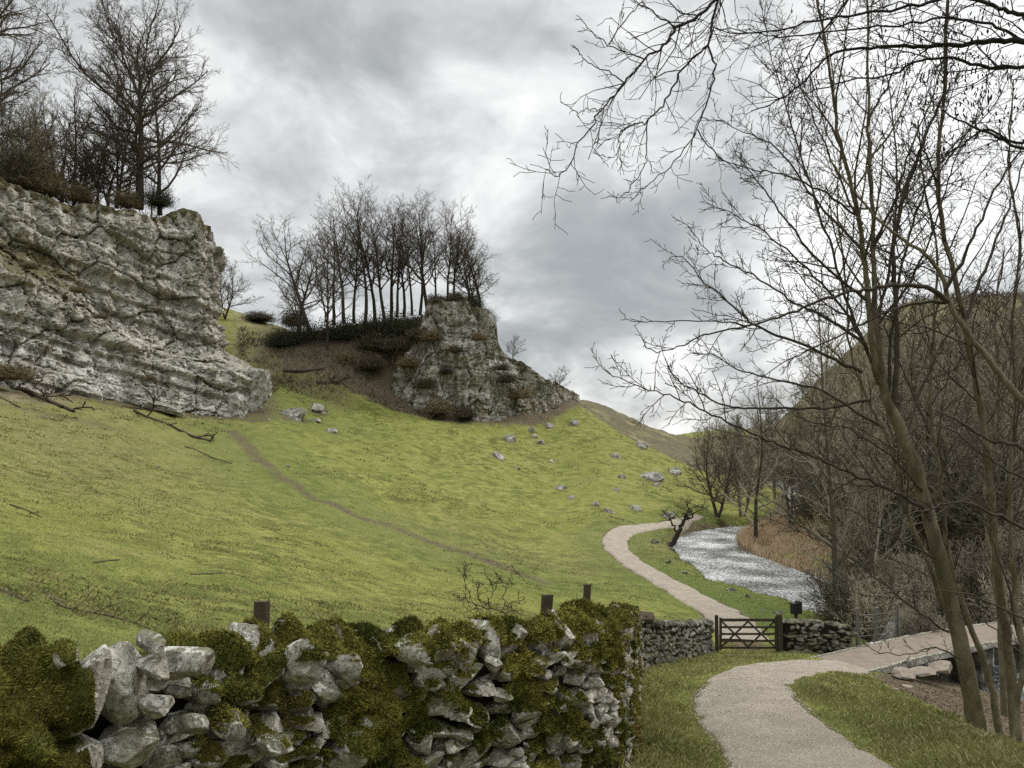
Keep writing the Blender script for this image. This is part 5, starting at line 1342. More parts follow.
# tree F: dark twigs hanging in from above, trunk out of view on the right
tf, cf = Tubes(), Tubes()
gf = ground_px(1230, 6.5)
limb(tf, G2, [(1230, gf + 12, 6.5), (1220, 600, 6.5), (1210, 350, 6.5), (1190, 100, 6.5), (1150, -60, 6.6), (1060, -150, 6.8), (950, -190, 6.8)], .16, .026, NQ, nc=0, jit=.01, sides=10)
DQ = Qd(**{**NQ, 'nc': [11, 7, 5, 4], 'rmin': .0025, 'slim': .011, 'up': [0, .0, -.005, .0, .0], 'wander': [.1, .15, .2, .24, .28], 'lmin': .05, 'n': [8, 6, 5, 4, 3]})
z1 = lambda L: [(540 + a / 3.49, b / 3.49) for a, b in L]
for pts, y0, y1, r0, r1, nc, ra in [
    ([(950, -190), (820, -120), (745, -40)] + z1([(610, 0), (540, 65), (475, 100), (440, 150), (370, 205), (295, 290), (215, 380), (140, 495), (75, 610), (15, 590)]), 6.8, 6.0, .022, .003, 34, .13),
    ([(900, -180), (800, -90), (740, -30)] + z1([(620, 0), (600, 100), (585, 155), (500, 240), (440, 350), (375, 420), (320, 435), (280, 465), (278, 510), (245, 555)]), 6.8, 6.4, .018, .0028, 30, .12),
    (z1([(375, 420), (372, 530), (355, 600), (300, 670), (260, 690)]), 6.4, 6.35, .006, .0028, 8, .3),
    (z1([(585, 155), (610, 250), (575, 370), (550, 450), (470, 565), (380, 640), (320, 700)]), 6.5, 6.3, .010, .003, 14, .25),
    (z1([(550, 450), (620, 545), (700, 600), (780, 640)]), 6.5, 6.7, .006, .003, 6, .3),
    (z1([(370, 205), (310, 190), (240, 155), (180, 110), (130, 60)]), 6.2, 6.0, .007, .0028, 9, .3),
    (z1([(295, 290), (240, 250), (180, 225), (140, 190), (122, 155)]), 6.1, 5.9, .006, .0028, 7, .3),
    (z1([(215, 380), (170, 380), (120, 390), (75, 355)]), 6.1, 6.0, .005, .0028, 4, .3),
    (z1([(475, 100), (390, 40), (330, 0), (270, -60)]), 6.3, 6.1, .008, .003, 8, .3),
    (z1([(240, 155), (300, 70), (350, 10), (400, -50)]), 6.1, 6.3, .006, .003, 7, .3),
    ([(1190, 100), (1100, 60), (1024, 42), (985, 42), (945, 45), (905, 47), (870, 47), (830, 55), (800, 85), (775, 102), (750, 112)], 6.5, 7.4, .036, .005, 26, .2),
    ([(1150, -60), (1080, 0), (1024, 14), (1000, 8), (960, -5), (920, 5), (870, 12), (820, 20), (780, 30), (740, 34), (712, 28)], 6.6, 6.8, .028, .004, 28, .18),
    ([(1205, 160), (1100, 90), (1024, 68), (985, 66), (950, 58), (915, 62), (890, 75), (850, 80), (815, 90), (780, 100)], 6.5, 7.0, .024, .004, 26, .2),
    ([(1024, 42), (990, 25), (950, 18), (900, 25), (840, 30), (784, 37), (755, 33), (712, 28)], 6.9, 7.2, .016, .004, 18, .2),
    ([(1205, 200), (1100, 160), (1030, 150), (990, 135), (950, 115), (930, 100)], 6.5, 7.2, .025, .005, 12, .2),
    ([(1160, -40), (1050, -40), (960, -60), (880, -30), (840, 10), (810, 50), (790, 90)], 6.6, 6.2, .03, .004, 22, .18),
    ([(1180, 40), (1090, 100), (1024, 142), (985, 130), (955, 150), (925, 160), (890, 165)], 6.5, 7.2, .02, .004, 14, .2),
]:
    limb(cf, G2, lerpY(pts, y0, y1), r0, r1, DQ, lvl=2, nc=nc, start=.1, ratio=ra, jit=.008, sides=5)
root = finish('overhanging_tree', tf, cf, P(1230, gf, 6.5), 'tree out of view whose black twigs hang across the top of the sky', (M['bark'], M['twigdark']))
# hanging catkins and cones
cm = Merge()
gcat = random.Random(9)
V0, F0 = ICO[1]
for i in range(430):
    px, py = (gcat.gauss(955, 38), gcat.gauss(85, 45)) if gcat.random() < .62 else (gcat.uniform(790, 1030), gcat.uniform(0, 150))
    p = P(px, py, gcat.uniform(6.6, 7.6))
    L = gcat.uniform(.013, .034)
    cm.add((V0 * np.array([.0065, .0065, L])) @ rotm(gcat.uniform(-.4, .4), gcat.uniform(-.4, .4), 0).T + np.array(p), F0)
V, Fc = cm.out()
mesh_obj('catkin', V - np.array(root.location), [Fc], M['twigdark'], root)['kind'] = 'stuff'

# gnarled tree by the river bend
tg, cg = Tubes(), Tubes()
YG = 63
zg = lambda L: [(660 + a / 4.8, 460 + b / 4.8) for a, b in L]
b0 = ground_px(665, YG)
limb(tg, G2, lerpY([(664, b0 + 3)] + zg([(45, 430), (75, 370), (100, 320), (118, 285), (130, 260)]), YG, YG + .5), .34, .10, NQ, nc=0, jit=.05)
GQ = Qd(rmin=.015, lmin=.2, slim=.03, wander=[.2, .25, .25, .25, .25], max=3)
for pts in ([(118, 285), (150, 280), (155, 250), (140, 240), (170, 225), (210, 220)], [(75, 340), (60, 310), (50, 280), (30, 260), (15, 262)], [(100, 320), (110, 290), (140, 245), (120, 215)]):
    limb(cg, G2, lerpY(zg(pts), YG + .3, YG + .8), .10, .02, GQ, nc=9, start=.25, ratio=.4, jit=.07)
finish('gnarled_tree', tg, cg, P(664, b0, YG), 'squat gnarled dead tree leaning over the river bend', (M['twigdark'], M['twigdark']))

# sapling just behind the mossy wall
tsx, csx = Tubes(), Tubes()
YS = 7.6
SQ = Qd(rmin=.0028, lmin=.05, slim=.012, max=4, wander=[.1, .15, .2, .2, .2])
limb(tsx, G2, [(520, 660, YS), (509, 618, YS), (487, 607, YS), (470, 599, YS), (457, 597, YS), (451, 593, YS)], .010, .003, SQ, nc=5, start=.4, ratio=.2, lvl=2)
for pts in ([(470, 599), (464, 577), (465, 566)], [(491, 608), (491, 597), (498, 580), (497, 575)], [(502, 613), (505, 594), (513, 577), (517, 570)], [(480, 603), (478, 590), (480, 583)], [(506, 618), (515, 606), (527, 597)], [(487, 620), (478, 612), (471, 606)]):
    limb(csx, G2, lerpY(pts, YS, YS + .05), .005, .003, SQ, nc=8, start=.2, ratio=.35, lvl=2)
finish('sapling', tsx, csx, P(520, 660, YS), 'bare thorny sapling poking up behind the mossy wall', (M['branch'], M['branch']))

# ------------------------------------------------------------------ boulders
for i, (px, py, w, h, lab) in enumerate(BO):
    v = hit(px, py + h * .3, 30)
    s = v.y / F
    V, Fc = rock(700 + i * 3, 3, 8, .12)
    o = mesh_obj('boulder', V * np.array([w * .56 * s, w * .5 * s, h * .75 * s]), [Fc], M['boulder'], smooth=False)
    o.location = (v.x, v.y, v.z - h * .06 * s); o.rotation_euler = (R.uniform(-.2, .2), R.uniform(.0, .3), R.uniform(-.4, .4))
    tag(o, lab, 'boulder', 'boulders on the green slope')
# outlying lump at the right foot of the cliff and flat scree
for px, py, w, h, Y, lab in [(252, 392, 34, 42, 91, 'rounded grey outcrop leaning on the right foot of the cliff'), (262, 384, 20, 26, 94, 'smaller grey outcrop behind the rounded one at the foot of the cliff'), (160, 406, 50, 8, 80.5, 'flat bare rock shelf at the foot of the cliff'), (236, 408, 22, 30, 88, 'white washed rock lump at the right foot of the cliff')]:
    p = P(px, py, Y); s = Y / F
    V, Fc = rock(820 + px, 4, 12, .12)
    o = mesh_obj('outcrop', V * np.array([w * .55 * s, w * .4 * s, h * .6 * s]), [Fc], M['boulder'], smooth=False)
    o.location = p; o.rotation_euler = (0, .3, .2); tag(o, lab, 'outcrop')
# stones at the water edge
SE = [(731, 589, 9, 4, 'dark mossy stone clump at the near river edge'), (748, 596, 6, 4, 'dark stone at the river edge right of the mossy clump'), (762, 610, 5, 3, 'small dark stone lying on the near bank'), (778, 612, 10, 3, 'low flat stone lying on the near bank left of the dark boxed post'), (796, 608, 10, 5, 'dark stone at the near water edge just above the dark boxed post'), (711, 530, 7, 3, 'dark stone at the farthest visible bend of the river'),
      (655, 541, 9, 5, 'mossy stone beside the roots of the gnarled tree'), (668, 561, 6, 4, 'wet stone at the bank below the gnarled tree'), (672, 549, 8, 4, 'dark stone under the gnarled tree at the water'), (684, 572, 7, 3, 'low stone on the near bank below the bend'), (688, 562, 4, 2.4, 'tiny pale stone on the grass between path and river')]
for i, (px, py, w, h, lab) in enumerate(SE):
    v = hit(px, py + h * .4, 28); s = v.y / F
    z = max(v.z, WATER)
    V, Fc = rock(600 + i, 3, 9, .1)
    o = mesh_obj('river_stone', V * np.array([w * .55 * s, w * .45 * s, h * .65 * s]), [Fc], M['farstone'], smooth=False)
    o.location = (v.x, v.y, z + h * .2 * s); o.rotation_euler = (0, 0, R.uniform(0, 3)); tag(o, lab, 'stone', 'stones along the river')
p = hit(659, 601, 15)
V, Fc = rock(655, 3, 9, .1)
o = mesh_obj('boulder', V * np.array([.45, .3, .2]), [Fc], M['dead'], smooth=False)
o.location = (3.62, 21.1, gz(3.9, 21.1) + 1.36); tag(o, 'brown rock perched on top of the grey field wall', 'rock')

# slabs below the bridge
for i, (px, py, w, h, lab) in enumerate([(902, 672, 28, 10, 'leftmost flat stone slab in the row under the footbridge edge'), (922, 670, 26, 8, 'middle flat stone slab in the row under the footbridge edge'), (943, 666, 26, 10, 'rightmost tilted stone slab in the row under the footbridge edge'), (895, 690, 9, 3, 'small flat stone on bare earth before the slabs'), (907, 687, 12, 2.4, 'thin flat stone on bare earth below the middle slab')]):
    q = P(px, py + 3, 24.0 + .28 * i) if i < 3 else hit(px, py, 17)
    Y = q.y; s = Y / F
    V, Fc = rock(640 + i, 3, 7, .06)
    o = mesh_obj('stone_slab', V * np.array([w * .55 * s, w * .42 * s, h * (.5 if i < 3 else .36) * s]), [Fc], M['slab'], smooth=False)
    o.location = (q.x, Y, q.z + h * .16 * s); o.rotation_euler = (.10, R.uniform(-.1, .1), R.uniform(-.3, .3)); tag(o, lab, 'slab', 'flat slabs by the footbridge')

# ------------------------------------------------------------------ fallen wood
def log_on(pts, r0, r1, label, mat='dead', y0=6, nc=0, lift=.5, name='fallen_branch'):
    t = Tubes()
    W = []
    for i, (px, py) in enumerate(pts):
        v = hit(px, py, y0); W.append(np.array((v.x, v.y, v.z + lift * r0)))
    W = catmull(W, 4)
    W[:, 2] = np.maximum(W[:, 2], H(W[:, 0], W[:, 1]) + r0 * .3)
    n = len(W); rad = list(np.linspace(r0, r1, n))
    t.add([tuple(w) for w in W], rad, 6)
    if nc:
        d = np.diff(W, axis=0); L = float(np.linalg.norm(d, axis=1).sum()); d /= np.linalg.norm(d, axis=1)[:, None]
        spawn((t, t), R2, [tuple(w) for w in W], [tuple(d[0])] + [tuple(q) for q in d], rad, L, 2, Qd(rmin=r1 * .6, lmin=.1, slim=.02, max=4, up=[0, 0, .05, .02, 0], nc=[6, 6, 5, 4]), .1, nc, .22)
    V, Fq = t.mesh()
    o = mesh_obj(name, V, Fq, M[mat], smooth=True)
    # origin on the branch
    c = W[0]; o.data.transform(__import__('mathutils').Matrix.Translation(-Vector(c))); o.location = c
    return tag(o, label, 'branch' if name == 'fallen_branch' else 'log')
log_on([(134, 411), (150, 419), (170, 426), (190, 436), (211, 442)], .13, .10, 'long dark fallen branch lying downhill from the cliff foot', y0=30, nc=4)
log_on([(12, 388), (30, 394), (50, 403), (74, 413)], .30, .12, 'dark fallen trunk in the earth scar at the left edge', y0=30, nc=8, name='fallen_log')
log_on([(0, 398), (20, 408)], .09, .05, 'short dark branch below the earth scar at the left edge', y0=30)
log_on([(185, 447), (210, 457), (232, 464)], .05, .03, 'pale thin stick halfway down the left slope', y0=30)
log_on([(283, 372), (305, 372), (324, 370)], .32, .26, 'upper fallen log on the earth slope under the clump', y0=60, name='fallen_log')
log_on([(317, 384), (335, 383), (351, 378)], .36, .22, 'lower fallen log on the earth slope under the clump', y0=60, nc=4, name='fallen_log')
log_on([(44, 592), (60, 606), (85, 612), (115, 618), (150, 629)], .022, .010, 'long bare branch lying on the grass behind the wall at the left', y0=8.2, nc=12)
log_on([(95, 563), (108, 561), (120, 560)], .020, .012, 'short pale stick on the grass above the long branch', y0=8, nc=2)
log_on([(190, 575), (215, 574), (240, 576), (258, 585)], .014, .008, 'thin twiggy branch on the grass left of the nearest post', y0=8, nc=10)
log_on([(10, 505), (25, 510), (42, 518)], .03, .015, 'dark stick on the grass at the left edge', y0=8, nc=4)
log_on([(0, 590), (12, 596), (26, 602)], .03, .02, 'dark stick at the left edge just above the wall', y0=8, nc=3)

# ------------------------------------------------------------------ timber posts, gate, bin, fence, bridge
def box(cx, cy, cz, sx, sy, sz, ch=.012):
    """chamfered box, 24 verts"""
    V = []
    for ax in range(3):
        for sg in (-1, 1):
            for a in (-1, 1):
                for b in (-1, 1):
                    o = [ax, (ax + 1) % 3, (ax + 2) % 3]
                    v = [0, 0, 0]; h = (sx / 2, sy / 2, sz / 2)
                    v[o[0]] = sg * h[o[0]]; v[o[1]] = a * (h[o[1]] - ch); v[o[2]] = b * (h[o[2]] - ch)
                    V.append(v)
    import bmesh
    bm = bmesh.new()
    for v in V: bm.verts.new(v)
    r = bmesh.ops.convex_hull(bm, input=bm.verts)
    bm.verts.ensure_lookup_table(); bm.verts.index_update()
    bmesh.ops.triangulate(bm, faces=bm.faces)
    Vn = np.array([v.co[:] for v in bm.verts]) + np.array([cx, cy, cz])
    Fn = np.array([[v.index for v in f.verts] for f in bm.faces])
    bm.free()
    return Vn, Fn

def post(px, py_top, Y, w, label, tilt, name='fence_post', depth=None):
    p = P(px, py_top, Y); g = gz(p.x, Y) - .3
    h = p.z - g
    # weathered top: slightly sloped, split
    n = 10
    an = np.arange(n) * 2 * math.pi / n + .3
    rr = w / 2 * (1 + .10 * np.random.RandomState(int(px)).normal(size=n))
    lv = np.linspace(0, h, 9)
    V = []
    for i, z in enumerate(lv):
        k = 1.0 - .06 * i / 8
        for j in range(n):
            V.append((math.cos(an[j]) * rr[j] * k, math.sin(an[j]) * rr[j] * k, z + (.06 * w * math.cos(an[j] + 1) + .01 * math.sin(j * 3.1) if i == 8 else 0)))
    V.append((0, 0, h - .01)); Fq = []
    for i in range(8):
        for j in range(n): Fq.append((i * n + j, i * n + (j + 1) % n, (i + 1) * n + (j + 1) % n, (i + 1) * n + j))
    Ft = [(8 * n + j, 8 * n + (j + 1) % n, 9 * n) for j in range(n)]
    o = mesh_obj(name, V, [np.array(Fq), np.array(Ft)], M['wood'], smooth=False)
    o.location = (p.x, Y, g); o.rotation_euler = (0, tilt, 0)
    return tag(o, label, 'post', 'old posts behind the mossy wall')
post(255, 601, 5.2, .125, 'stout weathered post with flat mossy top behind the wall at left', .03)
post(531, 594, 7.0, .105, 'weathered post leaning right, behind the wall beside the sapling', .08)
post(575, 584, 7.9, .085, 'thin weathered post nearest the bend of the mossy wall', .06)

def gate():
    a = Vector((7.18, 26.95, 0)); b = Vector((9.38, 26.95, 0))
    ga, gb_ = gz(a.x, a.y), gz(b.x, b.y)
    for p_, g_, w, h, lab in ((a, ga, .11, 1.28, 'plain slender gatepost where the gate meets the longer wall'), (b, gb_, .17, 1.32, 'thick gatepost beside the short wall')):
        V, Fn = box(0, 0, h / 2 - .2, w, w, h + .4, .015)
        o = mesh_obj('gate_post', V, [Fn], M['gate']); o.location = (p_.x, p_.y, g_); tag(o, lab, 'gatepost')
        o.rotation_euler = (0, -.02, 0)
    L = b.x - a.x - .2
    z0 = (ga + gb_) / 2
    root = empty('field_gate', (a.x + .09, a.y, z0 + .05), 'dark wooden field gate with crossed braces closing the path', 'gate')
    def part(nm, x0, z0_, x1, z1_, w, d, dy=0):
        ln = math.hypot(x1 - x0, z1_ - z0_)
        V, Fn = box(ln / 2, 0, 0, ln, d, w, .006)
        an = math.atan2(z1_ - z0_, x1 - x0)
        Rm = np.array([[math.cos(an), 0, -math.sin(an)], [0, 1, 0], [math.sin(an), 0, math.cos(an)]])
        mesh_obj(nm, V @ Rm.T + np.array([x0, dy, z0_]), [Fn], M['gate'], root)
    zs = [.09, .33, .57, .81, 1.06]
    for i, z in enumerate(zs): part('rail', .055, z, L - .055, z + .0 * i, .075 if i < 4 else .10, .035)
    part('stile', .03, .02, .03, 1.14, .085, .06); part('stile', L - .03, .02, L - .03, 1.18, .085, .06)
    for x0, x1, za, zb in ((.08, L / 2, 1.0, .12), (L / 2, .08, 1.0, .12), (L / 2, L - .08, 1.0, .12), (L - .08, L / 2, 1.0, .12)):
        part('brace', x0, za, x1, zb, .065, .022, -.032 if x0 < x1 else .032)
    part('hinge', L - .35, 1.065, L + .06, 1.065, .03, .012, -.03)
gate()

def bin_post():
    Y = 34.0; x = (796 - CX) / F * Y; g = gz(x, Y)
    root = empty('sign_post', (x, Y, g), 'dark box headed post on the bank beyond the short wall', 'post', rz=.2)
    V, Fn = box(0, 0, .2, .12, .12, .75, .01); mesh_obj('leg', V, [Fn], M['wood'], root)
    V, Fn = box(-.1, 0, .62, .24, .26, .44, .02); mesh_obj('box', V, [Fn], M['dark'], root)
    V, Fn = box(.13, .02, .68, .2, .3, .54, .02); mesh_obj('front_panel', V, [Fn], M['dark'], root)
    V, Fn = box(-.1, 0, .86, .28, .3, .035, .01); mesh_obj('lid', V, [Fn], M['dark'], root)
bin_post()

def fence():
    pts = [(12.25, 27.3), (13.3, 28.1), (14.6, 29.2)]
    root = empty('rail_fence', (pts[0][0], pts[0][1], gz(*pts[0])), 'grey wire and rail fence between the short wall and the footbridge', 'fence')
    inv = np.array(root.location)
    zt = [-7.45, -7.6, -7.7]
    for i, (x, y) in enumerate(pts):
        V, Fn = box(x, y, zt[i] + .35, .1, .1, 2.3, .01); mesh_obj('fence_post', V - inv, [Fn], M['wire'], root)
    for hgt in (.25, .5, .75, 1.0, 1.25):
        t = Tubes()
        t.add([(x, y - .06, zt[i] + hgt) for i, (x, y) in enumerate(pts)], [.014, .014, .014], 5)
        V, Fq = t.mesh(); mesh_obj('rail', V - inv, Fq, M['wire'], root)
fence()

def bridge():
    A = np.array([10.3, 25.0]); B = np.array([20.0, 30.1])
    d = (B - A) / np.linalg.norm(B - A); n = np.array([d[1], -d[0]])
    L = np.linalg.norm(B - A); hw = .88
    root = empty('footbridge', (A[0], A[1], -7.4), 'low flat stone footbridge carrying the path over the river', 'bridge')
    inv = np.array(root.location)
    ts = np.linspace(0, 1, 40)
    def zt(t): return -7.36 + .22 * np.sin(np.clip(t, 0, 1) * math.pi) ** 1.0 * .55 + .05 * t
    def strip(nm, prof, mat, jit=0):
        V = []; k = len(prof)
        g = np.random.RandomState(4)
        for t in ts:
            c = A + d * L * t
            for (u, w) in prof:
                q = c + n * u
                V.append((q[0] + jit * g.normal(), q[1] + jit * g.normal(), zt(t) + w + jit * g.normal()))
        Fq = []
        for i in range(len(ts) - 1):
            for j in range(k):
                Fq.append((i * k + j, i * k + (j + 1) % k, (i + 1) * k + (j + 1) % k, (i + 1) * k + j))
        e = (len(ts) - 1) * k
        me = mesh_obj(nm, np.array(V) - inv, [np.array(Fq), np.array([list(range(k))[::-1]]), np.array([[e + j for j in range(k)]])], mat, root)
        return me
    strip('deck', [(-hw, 0), (hw, 0), (hw, -.28), (-hw, -.28)], M['deck'], .004)
    for sg in (-1, 1):
        strip('kerb_stone', [(sg * hw + sg * .01, .015), (sg * (hw + .13), .01), (sg * (hw + .13), -.2), (sg * hw + sg * .01, -.16)], M['stone'], .012)
    for t in (.66, .98):
        c = A + d * L * t
        V, Fn = box(0, 0, 0, .7, 2 * hw - .1, 1.9, .04)
        an = math.atan2(d[1], d[0]); Rm = rotm(0, 0, an)
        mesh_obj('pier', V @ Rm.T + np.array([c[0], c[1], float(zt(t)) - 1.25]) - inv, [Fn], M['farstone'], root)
bridge()

# ------------------------------------------------------------------ grass, reeds
def blades(name, x, y, z, h, w, lean, cols, kind='stuff', mat='blade'):
    N = len(x)
    a = rs.rand(N) * 2 * math.pi
    sx, sy = np.cos(a) * w, np.sin(a) * w
    b = rs.rand(N) * 2 * math.pi
    lx, ly = np.cos(b) * lean * h, np.sin(b) * lean * h
    p = np.stack([x, y, z], 1)
    V = np.stack([p + np.stack([-sx, -sy, -.02 + 0 * x], 1), p + np.stack([sx, sy, -.02 + 0 * x], 1), p + np.stack([lx * .45 + sx * .6, ly * .45 + sy * .6, h * .62], 1), p + np.stack([lx, ly, h], 1)], 1).reshape(-1, 3)
    i = np.arange(N)[:, None] * 4
    Fc = np.concatenate([i + np.array([[0, 1, 2]]), i + np.array([[0, 2, 3]])])
    o = mesh_obj(name, V, [Fc], M[mat], cols=np.repeat(cols, 4, 0))
    return tag(o, kind=kind)

def grass_cols(x, y, N, lush, dry=None):
    k = sstep(-.4, .45, fbm(x * .35, y * .35, o=4, s=61) + .35 * rs.normal(size=N))[:, None]
    c = np.array([.115, .124, .034]) * (1 - k) + np.array([.24, .226, .078]) * k
    l = np.array([.105, .128, .040])
    c = c * (1 - lush[:, None] * .7) + l * lush[:, None] * .7
    if dry is not None: c = c * (1 - .6 * dry[:, None]) + np.array([.165, .142, .066]) * .6 * dry[:, None]
    st = (rs.rand(N) < .2)[:, None]
    c = np.where(st, np.array([.33, .29, .165]), c)
    return c * (.85 + .45 * rs.rand(N, 1))

def verge_grass():
    N = 210000
    az = np.radians(rs.uniform(-2, 38, N)); r = np.exp(rs.uniform(math.log(5.5), math.log(30), N))
    x, y = np.sin(az) * r, np.cos(az) * r
    da, wa = poly_dist(x, y, PATH_A); db, wb = poly_dist(x, y, PATH_B)
    edge = .10 * fbm(x * 2, y * 2, o=3, s=44)
    ok = (da - wa > .03 + edge) & ((db - wb > -.2) | (rs.rand(N) < .35)) & (y < 29.5)
    bx = np.interp(y, [0, 6.5, 9.5, 12.5, 18, 24, 27], [6.0, 6.1, 6.4, 7.4, 9.2, 10.7, 12.5])
    ok &= (x < bx + .5 * fbm(x, y, o=2, s=3))
    d2, _ = poly_dist(x, y, [(p[0], p[1], 0) for p in FACE_S] + [(3.75, 21.0, 0), (4.9, 23.2, 0), (7.05, 26.9, 0)])
    ok &= d2 > .02
    x, y = x[ok], y[ok]; N = len(x)
    z = H(x, y)
    da, wa = poly_dist(x, y, PATH_A)
    nearp = sstep(.0, .8, da - wa)
    tuft = sstep(.0, .5, fbm(x * 1.1, y * 1.1, o=3, s=91))
    h = (.025 + .05 * rs.rand(N) + .10 * tuft * rs.rand(N)) * (.4 + .6 * nearp)
    w = .003 * np.clip(np.hypot(x, y) / 8, .8, 3)
    blades('verge_grass', x, y, z, h, w, .5 + .7 * rs.rand(N), 1.22 * grass_cols(x, y, N, np.clip(.4 + .8 * fbm(x * .5, y * .5, o=2, s=14), 0, 1), np.clip(.35 + 1.2 * fbm(x * .8, y * .8, o=2, s=18), 0, 1)))
verge_grass()

def meadow_grass():
    N = 260000
    az = np.radians(rs.uniform(-36, 14, N)); r = np.exp(rs.uniform(math.log(5.0), math.log(70), N))
    x, y = np.sin(az) * r, np.cos(az) * r
    db, wb = poly_dist(x, y, PATH_B)
    d2, _ = poly_dist(x, y, [(p[0], p[1], 0) for p in FACE_S] + [(3.75, 21.0, 0), (4.9, 23.2, 0), (7.05, 26.9, 0)])
    fx = np.interp(y, FACE_S[:, 1], FACE_S[:, 0]); fx = np.where(y > 19.7, np.interp(y, [19.7, 26.9, 28, 34, 39, 45, 51.5, 57.5, 63, 67.3, 72.2, 76.6, 87], [3.3, 7.05, 8.4, 9.65, 9.45, 8.6, 7.95, 7.7, 8.8, 11.2, 14.9, 18, 29]) + .3, fx)
    dr, wr = poly_dist(x, y, RIVER)
    ok = (db - wb > .15) & (d2 > .45) & (x < fx - .3) & (dr - wr > .9)
    x, y = x[ok], y[ok]
    z = H(x, y); c3 = tint(x, y, z)
    keep = (rs.rand(len(x)) > c3[:, 0] * 1.3) & (rs.rand(len(x)) > c3[:, 1] * .9) & (z < 20)
    x, y, z, c3 = x[keep], y[keep], z[keep], c3[keep]
    N = len(x); rr = np.hypot(x, y)
    tuft = sstep(.05, .5, fbm(x * .7, y * .7, o=3, s=95))
    h = (.010 + .018 * rs.rand(N) + .04 * tuft * rs.rand(N)) * np.interp(rr, [5, 15, 60, 150], [1, 1.0, 1.2, 1.2])
    w = .0035 * np.clip(rr / 8, .8, 14)
    blades('meadow_grass', x, y, z, h, w, .6 + .9 * rs.rand(N), grass_cols(x, y, N, c3[:, 2] * .8, c3[:, 3]))
meadow_grass()

def tussocks():
    n = 5500
    az = np.radians(rs.uniform(-36, 16, n)); r = np.exp(rs.uniform(math.log(14), math.log(135), n))
    cx, cy = np.sin(az) * r, np.cos(az) * r
    m = fbm(cx * .09, cy * .09, o=3, s=131) + .35 * fbm(cx * .5, cy * .5, o=2, s=133)
    d, w = poly_dist(cx, cy, PATH_B)
    fx = np.interp(cy, [19.7, 26.9, 28, 34, 39, 45, 51.5, 57.5, 63, 67.3, 72.2, 76.6, 87], [3.3, 7.05, 8.4, 9.65, 9.45, 8.6, 7.95, 7.7, 8.8, 11.2, 14.9, 18, 29]) - 1.5
    ok = (m > -.02) & (d - w > .8) & (cx < fx) & (H0(cx, cy) < 18)
    cx, cy = cx[ok], cy[ok]; n = len(cx)
    k = 15
    sp = np.repeat(.07 + .0038 * np.hypot(cx, cy), k)
    x = np.repeat(cx, k) + rs.normal(size=n * k) * sp; y = np.repeat(cy, k) + rs.normal(size=n * k) * sp * .7
    rr = np.hypot(x, y); N = len(x)
    dark = np.repeat(rs.rand(n) < .55, k)[:, None]
    q = rs.rand(N, 1)
    c = np.where(dark, np.array([.095, .10, .03]) + q * np.array([.07, .065, .02]), np.array([.22, .19, .085]) + q * np.array([.12, .10, .06]))
    blades('rough_tussocks', x, y, H(x, y), (.03 + .07 * rs.rand(N)) * np.clip(rr / 40, .8, 1.8), .00042 * rr + .0015, .8 + .9 * rs.rand(N), c)
tussocks()

def scree():
    """small stones and frost-broken bits scattered on the slopes and below the rock faces"""
    n = 1500
    px = rs.uniform(0, 690, n); Y = rs.uniform(50, 138, n)
    x = (px - CX) / F * Y
    dcl, _ = poly_dist(x, Y, [((a - CX) / F * b, b, 0) for a, b, _ in CL_BASE]); dcr, _ = poly_dist(x, Y, [((a - CX) / F * b, b, 0) for a, b, _ in CR_BASE])
    near = np.minimum(dcl, dcr)
    pr = np.where(near < 9, .8 * np.exp(-near / 4.5), .0) + .05 + .12 * (px > 480)
    db, wb = poly_dist(x, Y, PATH_B); dr, wr = poly_dist(x, Y, RIVER)
    z = H(x, Y)
    ok = (rs.rand(n) < pr) & (db > wb + .8) & (dr > wr + 2) & (z < 12)
    mg = Merge(); cols = []
    for a, b, c in zip(x[ok], Y[ok], z[ok]):
        V, Fc = R.choice(ROCKS[1])
        q = R.uniform(.05, .17) * R.uniform(.7, 1.5)
        mg.add((V * np.array([q, q * .8, q * .6])) @ rotm(0, R.uniform(-.3, .3), R.uniform(0, 6)).T + np.array([a, b, c + q * .1]), Fc)
    V, Fc = mg.out()
    tag(mesh_obj('scattered_stones', V, [Fc], M['boulder']), kind='stuff')
scree()

def bank_grass():
    N = 60000
    x = rs.uniform(4, 24, N); y = rs.uniform(28, 82, N)
    db, wb = poly_dist(x, y, PATH_B); dr, wr = poly_dist(x, y, RIVER)
    px = CX + F * x / y
    cx = np.interp(y, [p[1] for p in RIVER], [p[0] for p in RIVER])
    pxx = np.interp(y, [p[1] for p in PATH_B], [p[0] for p in PATH_B])
    ok = (db - wb > .15) & (dr - wr > .45) & (x < cx) & (x > pxx)
    x, y = x[ok], y[ok]; N = len(x)
    dr, wr = poly_dist(x, y, RIVER)
    z = H(x, y)
    nb = sstep(2.0, .5, dr - wr)
    h = .02 + .03 * rs.rand(N) + .12 * nb * rs.rand(N)
    blades('riverbank_grass', x, y, z, h, .018 + .02 * rs.rand(N), .6 + .8 * rs.rand(N), grass_cols(x, y, N, .9 - .5 * nb))
bank_grass()

